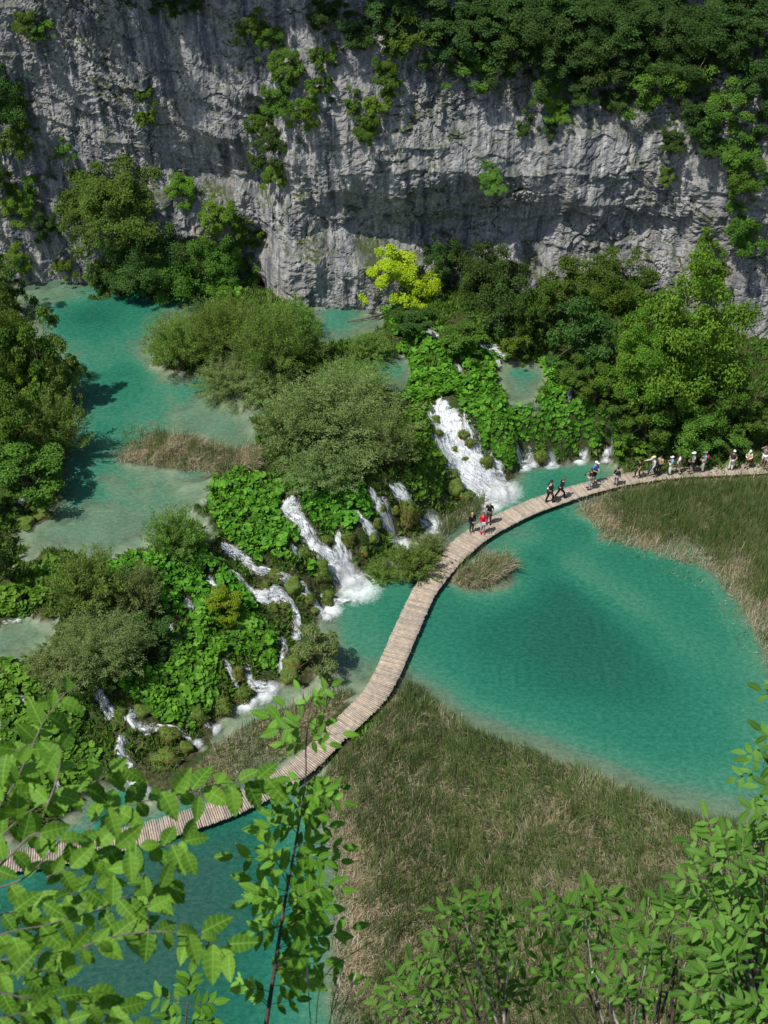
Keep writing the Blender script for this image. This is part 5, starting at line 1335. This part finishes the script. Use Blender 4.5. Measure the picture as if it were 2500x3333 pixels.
    link('trousers' if leg == 'long' else 'shorts', skin_mesh('legs', *chain(names, rad, ed), CLOTH[bottom], 1), root)
    for s in 'RL':
        b = MB(); p = (J['an'+s] * .4 + J['to'+s] * .6); b.ball(A([p[0], p[1], p[2]]), (.05, .14, .048), 10, 7); b.build('shoe', CLOTH[shoes], root)
    f = J['h1']
    for sx in (-1, 1):
        b = MB(); b.ball(f + [sx * .03, -.083, .05], (.011, .007, .007), 6, 4); b.build('eye', CLOTH['black'], root)
    if cap:
        b = MB(); c = J['h2'] + [0, .005, .012]
        b.ball(c, (.104, .118, .085), 12, 8); cap_o = b.build('cap', CLOTH[cap], root)
        b = MB(); b.ball(c + [0, -.135, -.012], (.078, .085, .010), 10, 6); b.build('brim', CLOTH[cap], cap_o)
    if not bald:
        b = MB(); b.ball(J['h2'] + [0, .022, .002 if not cap else -.03], (.092, .104, .078 if not cap else .07), 12, 8)
        if hair in ('auburn', 'blond') and not cap: b.ball(J['h1'] + [0, .05, .03], (.085, .06, .11), 10, 7)
        b.build('hair', HAIR[hair], root)
    if pack:
        b = MB(); c = J['ch'] + [0, .19, -.08]; b.ball(c, (.15, .09, .23), 10, 8); b.ball(c + [0, .07, -.06], (.10, .05, .11), 8, 6)
        for sx in (-1, 1): b.tube([c + [sx*.09, -.06, .18], J['sh'+('L' if sx>0 else 'R')] + [-sx*.06, -.02, .075], J['ch'] + [sx*.10, -.135, -.02], c + [sx*.12, -.10, -.18]], .018, 5)
        b.build('backpack', CLOTH[pack], root)
    if bag:
        b = MB(); c = A([.22, -.02, .93]); b.ball(c, (.07, .13, .11), 8, 6); b.tube([c + [0, 0, .09], J['ch'] + [.10, -.13, .0], J['nb'] + [-.06, -.02, .02], J['ch'] + [.05, .13, .0], c + [0, .06, .08]], .014, 5); b.build('shoulder_bag', CLOTH[bag], root)
    if item:
        b = MB(); c = (J['paR'] + J['paL']) / 2 + A([0, -.03, .02])
        if item == 'camera': b.box(c, (.13, .05, .085)); b.tube([c + [0, -.02, 0], c + [0, -.10, 0]], [.036, .034], 8); b.build('camera_body', CLOTH['black'], root, False)
        else: b.box(c, (.24, .03, .20)); b.build('folded_map', CLOTH['white'], root, False)
    return root
PEOPLE = [
 # feet px, head-top px, yaw (0 = towards the camera, 90 = to the right)
 ((1534,1730),(1542,1669),20,'slight person in black jacket and dark trousers beside the reed tuft',dict(top='black',bottom='charcoal',hair='blond',arms='front')),
 ((1570,1734),(1574,1668),0,'person in red jacket with white bundle, pale trousers and red shoes',dict(top='red',bottom='palegrey',hair='auburn',arms='front',item='map',shoes='red')),
 ((1590,1703),(1585,1634),-10,'bald person in black polo shirt standing behind the red jacket',dict(top='black',bottom='charcoal',sleeve='short',bald=True)),
 ((1787,1635),(1798,1564),118,'walker in black jacket with white waist stripe, left one of the striding pair',dict(top='black',bottom='black',stride=.6,bag='white')),
 ((1821,1621),(1837,1558),108,'walker in black jacket leaning into a long stride, right one of the striding pair',dict(top='black',bottom='black',stride=1.0,lean=.25,hair='auburn')),
 ((1917,1591),(1918,1526),-80,'person in black top and grey trousers holding a camera',dict(top='black',bottom='palegrey',sleeve='short',arms='camera',item='camera')),
 ((1931,1571),(1934,1502),40,'person in bright blue shirt, white cap and dark shorts behind the camera holder',dict(top='blue',bottom='black',sleeve='short',leg='short',cap='white',arms='front')),
 ((2003,1579),(2005,1523),140,'person in black sweater and grey trousers with a strap across the back',dict(top='black',bottom='grey',bag='palegrey')),
 ((2074,1554),(2080,1496),-75,'person in black top with bare arms walking towards the blue shirt',dict(top='black',bottom='charcoal',sleeve='short',stride=.5)),
 ((2121,1551),(2124,1485),-80,'person in grey shirt and cream cap pointing ahead, backpack on',dict(top='stone',bottom='denim',cap='cream',pack='charcoal',arms='point',stride=.8,lean=.1)),
 ((2142,1541),(2146,1483),-40,'person in tan top and dark trousers behind the pointing walker',dict(top='tan',bottom='charcoal',sleeve='short',arms='camera')),
 ((2179,1543),(2184,1490),-90,'person in mid blue shirt, white cap and white trousers looking through a camera',dict(top='skyblue',bottom='white',sleeve='short',cap='white',arms='camera',item='camera')),
 ((2204,1539),(2210,1478),70,'person in white shirt with a brown shoulder bag and shorts',dict(top='white',bottom='khaki',sleeve='short',leg='short',bag='brown',stride=.4)),
 ((2247,1539),(2252,1472),-85,'person in checked shirt, white cap and dark shorts',dict(top='plaid',bottom='charcoal',sleeve='short',leg='short',cap='white',arms='front')),
 ((2285,1533),(2292,1470),-90,'person in teal shirt and white cap with a red backpack',dict(top='teal',bottom='stone',sleeve='short',cap='white',pack='red',arms='front')),
 ((2376,1529),(2380,1467),165,'person in dark top, white cap and white trousers standing alone',dict(top='charcoal',bottom='white',sleeve='short',cap='white',arms='behind')),
 ((2429,1523),(2432,1468),-35,'person in cream jacket and white cap with a red bag',dict(top='cream',bottom='brown',leg='short',cap='white',bag='red',arms='front')),
 ((2481,1514),(2488,1451),-20,'person in grey shirt and white shorts with a hand raised to the head',dict(top='grey',bottom='white',sleeve='short',leg='short',arms='raised')),
 ((2496,1528),(2500,1474),-60,'person in white shirt and pale blue shorts cut by the picture edge',dict(top='white',bottom='skyblue',sleeve='short',leg='short')),
]
for (fx, fy), (hx, hy), yaw, label, kw in PEOPLE:
    p = at_z(fx, fy, DECK + .012); d = ray(hx, hy)
    s = p[1] / d[1]; hh = float(np.clip(CAMZ + d[2] * s - p[2], 1.40, 1.86))
    person(hh, R(yaw), p, label, **kw)
# ================================================================ FOREGROUND BRANCHES (3 to 6 m from the lens)
UPV = -DN; RTV = np.array([1.0, 0, 0])
def mat_fleaf(name, dark, light, veins, trans=.38):
    t = NT(name)
    r = t.rnd(); uv = t.n('ShaderNodeUVMap').outputs[0]; s = t.n('ShaderNodeSeparateXYZ'); t.put(s.inputs[0], uv)
    v = t.math('ABSOLUTE', s.outputs[0])
    ph = t.math('FRACT', t.math('MULTIPLY', t.math('SUBTRACT', s.outputs[1], t.math('MULTIPLY', v, .26)), veins))
    lat = t.rng(t.math('ABSOLUTE', t.math('SUBTRACT', ph, .5)), .36, .5)
    midr = t.rng(v, .0, .05, 1, 0)
    ve = t.math('MAXIMUM', t.math('MULTIPLY', lat, .55), midr)
    c = t.mixc(t.rng(t.math('ADD', t.math('MULTIPLY', r, .7), t.math('MULTIPLY', t.noise(30, 3), .4)), .1, 1.0), dark, light)
    c = t.mixc(t.math('MULTIPLY', ve, .45), c, [min(1, x * 1.9 + .03) for x in light])
    p = t.pr(c, .55, .16, t.bump(ve, -.35, .004)); tr = t.n('ShaderNodeBsdfTranslucent'); t.put(tr.inputs[0], t.mixc(1, c, (1.3, 1.2, .5), 'MULTIPLY'))
    return t.done(t.mixs(trans, p, tr.outputs[0]))
MF_HORN = mat_fleaf('hornbeam_leaf', (.052,.150,.012), (.195,.385,.045), 6)  # wide dark-to-light colour range also paints in backlit and shaded leaves
MF_ASH = mat_fleaf('ash_leaflet', (.040,.135,.010), (.165,.365,.034), 7)
MF_SHRUB = mat_fleaf('walnut_leaflet', (.026,.095,.009), (.120,.262,.030), 8)
M_FTWIG = mat_plain('grey_twig_bark', (.16,.135,.11), .85, .3, .25, 60)
M_FDARK = mat_plain('dark_sapling_bark', (.085,.066,.05), .85, .3, .25, 60)
M_FLICH = mat_plain('lichen_bark', (.30,.28,.25), .9, .5, .25, 25)
def leaf_mesh(name, mat, nl, ns, wid, pleat, curl, fold, serr, seed, pw=.85):
    rs = np.random.RandomState(seed); V, UV = [], []
    for i in range(nl):
        t = i / (nl - 1); w = wid * .5 * max(.02, math.sin(math.pi * t ** pw)) ** .85
        for j in range(ns):
            s = -1 + 2 * j / (ns - 1); e = abs(s)
            ww = w * (1 + (serr * (1 if i % 2 else -1) if e > .9 else 0))
            z = fold * e * w + pleat * math.sin(2 * math.pi * (t * 6.0 * (1 if nl > 9 else .6) - e * .5)) * e - curl * t * t + .05 * rs.normal() * wid * (e > .5) * .3
            V.append((s * ww, t - .10 * e * w, z)); UV.append((s * .5 * (w / wid * 2), t))
    V, UV = np.array(V), np.array(UV)
    me = mesh_np(name, V, grid_faces(nl, ns), mat, smooth=True, uv=UV)
    return me
HORN = [leaf_mesh('leaf', MF_HORN, 17, 5, .56, .030, .10 + .08 * k, .25 + .15 * (k % 2), .07, k) for k in range(4)]
ASH = [leaf_mesh('leaflet', MF_ASH, 6, 3, .46, .0, .10 + .10 * k, .3, .03, 10 + k) for k in range(3)]
SHR = [leaf_mesh('leaflet', MF_SHRUB, 6, 3, .38, .0, .14 + .12 * k, .3, .02, 20 + k, .95) for k in range(3)]
rf = random.Random(77)
def leaf_matrix(px, py, dep, ang, ln, tilt=.0, roll=.0):
    p = at_depth(px, py, dep); L = ln * dep / FPX
    back = -unit(ray(px, py))
    d = RTV * math.cos(ang) + UPV * math.sin(ang)
    d = unit(d - back * np.dot(d, back)); d = unit(d + back * tilt)
    n = unit(back * .75 + np.array([0, 0, .55]) + roll * np.cross(d, back)); n = unit(n - d * np.dot(n, d))
    s = np.cross(d, n)
    M = np.eye(4); M[:3, 0] = s * L; M[:3, 1] = d * L; M[:3, 2] = n * L; M[:3, 3] = p
    return M
class Plant:
    def __init__(s, name, label, cat, base, group=None, limit=295):
        s.root = empty(name, base, label, cat, group); s.o = np.array(base, float); s.n = 0; s.limit = limit; s.mb = MB(); s.items = []
    def leaf(s, me, M): s.items.append((me, M))
    def twig(s, pts, deps, rads, mat, name='twig', n=6):
        P = np.array([at_depth(a, b, d) for (a, b), d in zip(pts, deps)])
        C = catmull(np.concatenate([P, np.array(rads)[:, None]], 1), 5)
        b = MB(); b.tube(C[:, :3] - s.o, C[:, 3], n); b.build(name, mat, s.root); return C
    def finish(s, partname, mat):
        order = sorted(range(len(s.items)), key=lambda i: -np.linalg.norm(s.items[i][1][:3, 1]) / (depth_of(s.items[i][1][:3, 3]) + 1e-6))
        rest = MB()
        for r_, i in enumerate(order):
            me, M = s.items[i]; A = M.copy(); A[:3, 3] -= s.o
            if r_ < s.limit:
                o = link(partname, me, s.root); o.matrix_basis = Matrix(A.tolist())
            else:
                v = np.empty(len(me.vertices) * 3, np.float32); me.vertices.foreach_get('co', v); v = v.reshape(-1, 3)
                rest.add(v @ A[:3, :3].T + A[:3, 3], [list(p.vertices) for p in me.polygons])
        if rest.n: tag(rest.build('inner_foliage', mat, s.root), kind='stuff')
def z1(*p): return [(a / 1.327, 2200 + b / 1.327) for a, b in p]
def z2(*p): return [(1250 + a / 1.327, 2200 + b / 1.327) for a, b in p]
# ---- hornbeam on the left
HB = Plant('hornbeam_branch', 'leafy branch with big serrated leaves in the lower left corner', 'branch', (-1.9, 0.9, 38.3))
HT = [([(-60,640),(60,470),(150,280),(200,180),(310,40)], 2.7, 5.5, 1), ([(-60,880),(60,760),(160,680),(300,722),(450,735),(560,735),(700,738),(790,716)], 2.5, 6, 1), ([(200,570),(245,450),(262,330),(225,285),(120,300),(20,340)], 2.6, 5, 1), ([(-60,930),(110,870),(240,735),(330,640)], 2.55, 5, .6),
 ([(360,1170),(450,1140),(580,1110),(800,1110),(950,1180),(1010,1220)], 2.35, 5, 1), ([(380,650),(520,570),(720,520),(880,480),(1000,460),(1150,440)], 2.9, 3.5, 1), ([(-60,1240),(120,1210),(270,1190),(400,1180)], 2.4, 5, 1), ([(-60,1350),(110,1390),(220,1390),(400,1420),(560,1440)], 2.25, 5, 1), ([(640,1010),(640,930),(600,860),(540,800)], 2.45, 3, 1), ([(640,1100),(650,1000),(700,900)], 2.4, 3, .7),
 ([(-60,1050),(80,1010),(220,970),(350,930),(480,900)], 2.5, 4, 1), ([(-60,760),(60,640),(170,560),(300,520),(440,440),(560,380)], 2.8, 4, 1), ([(-60,480),(40,420),(120,380),(220,350)], 2.85, 4, 1), ([(-60,1500),(80,1460),(200,1450),(330,1500)], 2.2, 4, 1), ([(300,1510),(420,1460),(560,1490),(640,1530)], 2.25, 4, 1), ([(200,870),(300,830),(420,800),(500,830)], 2.5, 3, 1),([(-60,1140),(60,1100),(180,1080),(320,1040),(440,1010),(560,960)], 2.45, 4, 1), ([(420,1010),(520,960),(640,930),(740,900)], 2.4, 3, .8), ([(-60,1300),(60,1290),(180,1270),(300,1300)], 2.3, 3, .9)]
for pts, dep, wpx, dens in HT:
    P = z1(*pts); n = len(P); deps = [dep + .15 * i / n for i in range(n)]
    HB.twig(P, deps, [wpx * dep / FPX * (1 - .75 * i / n) * .8 for i in range(n)], M_FTWIG)
    Q = catmull(np.array(P), 8); sq = np.concatenate([[0], np.cumsum(np.linalg.norm(np.diff(Q, axis=0), axis=1))])
    s = rf.uniform(10, 30); side = 1
    while s < sq[-1] + 1:
        x, y = np.interp(s, sq, Q[:, 0]), np.interp(s, sq, Q[:, 1])
        x2, y2 = np.interp(s + 6, sq, Q[:, 0]), np.interp(s + 6, sq, Q[:, 1])
        x1_, y1_ = np.interp(s - 6, sq, Q[:, 0]), np.interp(s - 6, sq, Q[:, 1])
        a = math.atan2(-(y2 - y1_), x2 - x1_) + side * rf.uniform(.5, 1.2)
        a = a + .35 * math.sin(-math.pi / 2 - a)                # leaves hang a little
        ln = rf.uniform(62, 112)
        dd = dep + rf.uniform(-.08, .2)
        HB.leaf(rf.choice(HORN), leaf_matrix(x, y, dd, a, ln, rf.uniform(-.8, .5), rf.uniform(-.9, .9)))
        if rf.random() < .3: rf.random() < .6 and HB.leaf(rf.choice(HORN), leaf_matrix(x + rf.uniform(-15, 15), y + rf.uniform(-15, 15), dd + .15, rf.uniform(-3, 0), ln * .8, rf.uniform(-.4, .4), rf.uniform(-.8, .8)))
        s += rf.uniform(26, 44) / dens; side = -side
for x, y, ang, ln in [(860,520,-95,105),(1000,480,-80,130),(800,755,-70,120),(800,715,15,110),(560,760,-85,130),(640,950,100,90),(920,1160,-90,165),(960,1180,-60,110),(980,1160,5,135),(870,1110,30,150),(640,1110,-95,120),(420,1140,-35,140),(60,1130,-70,170),(380,1360,-15,160),(220,1390,-75,110),(640,1010,30,110),(470,580,-70,130),(700,500,-60,140),(250,320,-120,110)]:
    (px, py), = z1((x, y)); HB.leaf(rf.choice(HORN), leaf_matrix(px, py, 2.35, R(ang), ln / 1.327, rf.uniform(-.15, .15), rf.uniform(-.25, .25)))
HB.finish('leaf', MF_HORN)

def compound(pl, A, B, depA, depB, lens, npair, mesh, mat, lw=1.6, tilt=.2, roll=.5):
    (ax, ay), (bx, by) = A, B
    mx, my = (ax + bx) / 2 + rf.uniform(-6, 6), (ay + by) / 2 - rf.uniform(0, 10)
    pl.twig([A, (mx, my), B], [depA, (depA + depB) / 2, depB], [lw * depA / FPX, lw * .8 * depA / FPX, lw * .5 * depA / FPX], mat, 'stalk', 4)
    base = math.atan2(-(by - ay), bx - ax)
    for i in range(npair):
        t = .28 + .68 * i / max(1, npair - .4)
        x = (1 - t) ** 2 * ax + 2 * t * (1 - t) * mx + t * t * bx; y = (1 - t) ** 2 * ay + 2 * t * (1 - t) * my + t * t * by
        dd = depA + (depB - depA) * t
        for sd in (-1, 1):
            a = base + sd * rf.uniform(.75, 1.15); a = a + .18 * math.sin(-math.pi / 2 - a)
            pl.leaf(rf.choice(mesh), leaf_matrix(x, y, dd + rf.uniform(-.03, .03), a, lens * rf.uniform(.75, 1.1) * (1 - .25 * abs(t - .6)), rf.uniform(-tilt, tilt), sd * rf.uniform(0, roll)))
    pl.leaf(rf.choice(mesh), leaf_matrix(bx, by, depB, base + rf.uniform(-.2, .2), lens * 1.05, rf.uniform(-tilt, tilt), rf.uniform(-roll, roll) * .5))
# ---- ash sapling in the centre
AS = Plant('ash_sapling', 'slender ash sapling with feathered leaves in front of the boardwalk', 'sapling', at_depth(850, 3500, 3.55))
stem = z1((1120,1720),(1150,1504),(1190,1240),(1235,950),(1290,650),(1320,440),(1322,300),(1342,100))
AS.twig(stem, [3.55,3.55,3.5,3.5,3.5,3.5,3.5,3.5], [a * 3.5 / FPX for a in (9,8,6.5,5,3.8,2.8,2.2,1.2)], M_FDARK, 'stem', 8)
AL = [((1340,110),(1432,45),55,2),((1338,120),(1395,90),50,2),((1335,130),(1292,60),45,1),((1325,210),(1165,180),80,2),((1325,220),(1205,235),75,2),((1328,190),(1230,130),60,1),((1322,250),(1400,210),60,2),((1322,280),(1420,295),55,2),((1322,290),(1240,300),65,2),((1330,260),(1480,250),60,1),((1320,430),(1410,500),65,3),((1318,450),(1340,540),60,2),((1318,440),(1215,470),55,3),((1310,500),(1230,560),60,2),((1305,560),(1245,605),60,2),((1300,590),(1370,605),55,2),((1310,470),(1470,480),50,3),((1310,510),(1480,545),55,3),
 ((1290,640),(1130,665),75,3),((1285,660),(1180,600),70,2),((1280,690),(1420,650),65,3),((1275,720),(1480,740),65,3),((1268,760),(1400,800),60,3),((1265,780),(1470,800),55,3),((1262,800),(1010,780),80,2),((1240,900),(1150,720),95,3),((1238,930),(1090,880),85,2),((1235,950),(1080,980),80,3),((1235,960),(1350,840),85,3),((1232,980),(1420,900),75,3),((1230,1000),(1470,930),60,3),((1225,1020),(1340,960),85,3),((1222,1040),(1400,1010),85,3),((1215,1080),(1100,1110),90,2),((1215,1090),(1300,1060),85,2),((1205,1140),(1440,1120),80,3),((1200,1180),(1520,1090),70,3),((1195,1230),(1320,1200),85,3),((1190,1250),(1400,1240),80,3),((1190,1260),(1330,1310),85,3),((1185,1280),(1500,1300),70,3),((1175,1340),(1300,1340),80,2),((1165,1420),(1060,1330),45,4),((1160,1430),(1000,1300),40,3),((1165,1420),(1280,1400),60,2),((1210,1120),(1150,1010),80,2)]
for y_ in range(560, 1420, 62):
    x_ = float(np.interp(y_, [100, 300, 440, 650, 950, 1240, 1504], [1342, 1322, 1320, 1290, 1235, 1190, 1150])); sd_ = rf.choice((-1, 1))
    AL.append(((x_, y_), (x_ + sd_ * rf.uniform(45, 120), y_ - rf.uniform(10, 90)), rf.uniform(60, 80), 2))
for a, b, ln, npair in AL:
    (A_, B_) = z1(a, b); compound(AS, A_, B_, 3.5, 3.5 + rf.uniform(-.35, .25), ln / 1.327 * 1.12, npair, ASH, M_FDARK)
AS.finish('leaflet', MF_ASH)
SD = Plant('ash_seedling', 'small ash shoot low beside the sapling stem', 'sapling', at_depth(600, 3480, 3.8))
SD.twig(z1((790,1650),(800,1510),(812,1400)), [3.8] * 3, [5 * 3.8 / FPX, 4 * 3.8 / FPX, 2 * 3.8 / FPX], M_FDARK, 'stem', 6)
for a, b, ln in [((810,1410),(825,1290),75),((812,1420),(660,1385),70),((812,1430),(920,1410),70),((805,1470),(720,1470),65),((805,1480),(900,1490),65),((812,1400),(790,1330),60)]:
    A_, B_ = z1(a, b); compound(SD, A_, B_, 3.8, 3.8 + rf.uniform(-.1, .1), ln / 1.327, 3, ASH, M_FDARK)
SD.finish('leaflet', MF_ASH)
# ---- broad leaved shrubs along the bottom right
def shrub(label, base_px, dep, tips, ln, back=0, sh=(0, 0)):
    tips = [(a + sh[0], b + sh[1]) for a, b in tips]
    pl = Plant('walnut_shrub', label, 'shrub', at_depth(*base_px, dep + .2), 'foreground shrubs')
    bx, by = base_px
    for k, tp in enumerate(tips):
        tx, ty = z2(tp)[0]; d1 = dep + rf.uniform(-.5, .5)
        mx, my = tx * .62 + bx * .38 + rf.uniform(-40, 40), ty * .5 + by * .5
        pl.twig([(bx + rf.uniform(-30, 30), by), (mx, my), (tx, ty)], [dep + .2, dep, d1], [9 * dep / FPX, 5.0 * dep / FPX, 1.8 * dep / FPX], M_FLICH if k % 4 == 0 else M_FDARK, 'stem', 6)
        ang0 = math.atan2(-(ty - my), tx - mx)
        for q in range(3):
            a = ang0 + (q - 1) * rf.uniform(.7, 1.15) + rf.uniform(-.2, .2); L = rf.uniform(70, 110)
            compound(pl, (tx, ty), (tx + L * math.cos(a), ty - L * math.sin(a)), d1, d1 + rf.uniform(-.15, .1), ln, 2 if q != 1 else 3, SHR, M_FDARK, 1.5, .35, .6)
    for k in range(back):
        tx, ty = z2(rf.choice(tips))[0]; tx += rf.uniform(-130, 130); ty += rf.uniform(10, 230); d1 = dep + rf.uniform(.3, 1.2); a = rf.uniform(-math.pi, math.pi); L = rf.uniform(60, 100)
        compound(pl, (tx, ty), (tx + L * math.cos(a), ty - L * math.sin(a)), d1, d1, ln * .85, 2, SHR, M_FDARK, 1.5, .5, .8)
    pl.finish('leaflet', MF_SHRUB)
shrub('dense leafy shrub filling the lower right corner', (2620,3500), 4.6, [(1380,680),(1330,830),(1450,760),(1590,680),(1640,740),(1480,960),(1400,930),(1600,830),(1650,950),(1490,1160),(1600,1130),(1530,1230),(1400,1300),(1460,1380),(1560,1330),(1640,1250),(1600,1480),(1380,1480),(1690,60),(1690,250),(1670,340),(1690,480),(1670,590),(1550,1440),(1660,1400),(1580,1020),(1540,900),(1420,1040),(1500,1060),(1620,1060),(1450,1240),(1640,1180)], 60, 90, (40, 60))
shrub('light leafy shrub at the bottom right of centre', (2080,3560), 5.2, [(870,1050),(760,1100),(930,1040),(1020,1150),(870,1190),(770,1340),(900,1380),(1060,1190),(1130,1250),(1250,1040),(1300,1100),(1200,1080),(1180,1350),(1280,1260),(1060,1420),(1220,1460)], 54, 16)
shrub('light leafy shrub at the bottom centre with lichened stems', (1680,3560), 5.5, [(350,1060),(420,1050),(300,1150),(480,1110),(540,1230),(400,1250),(270,1310),(170,1330),(110,1380),(460,1330),(530,1420),(300,1420),(90,1470),(230,1490),(640,1450),(420,1480)], 48, 12)
# ---- grass stalks by the sapling
GT_ = Plant('grass_tuft', 'few thin grass stalks with seed heads right of the ash sapling', 'grass', at_depth(1090, 3450, 3.2))
for a, b, c in [((1345,1560),(1335,1400),(1325,1240)),((1420,1560),(1440,1400),(1478,1265)),((1450,1560),(1490,1420),(1545,1270)),((1400,1560),(1460,1380),(1470,1310)),((1360,1560),(1400,1300),(1600,1150))]:
    P = z1(a, b, c); C = GT_.twig(P, [3.2] * 3, [1.8 * 3.2 / FPX] * 3, LEAFM['willowg'], 'stalk', 4)
    if c[1] > 1200:
        bb_ = MB(); m = len(C); bb_.tube([C[int(m * .55), :3] - GT_.o, C[int(m * .75), :3] - GT_.o, C[-1, :3] - GT_.o], [.0012, .0042, .001], 6); bb_.build('seed_head', CLOTH['khaki'], GT_.root)
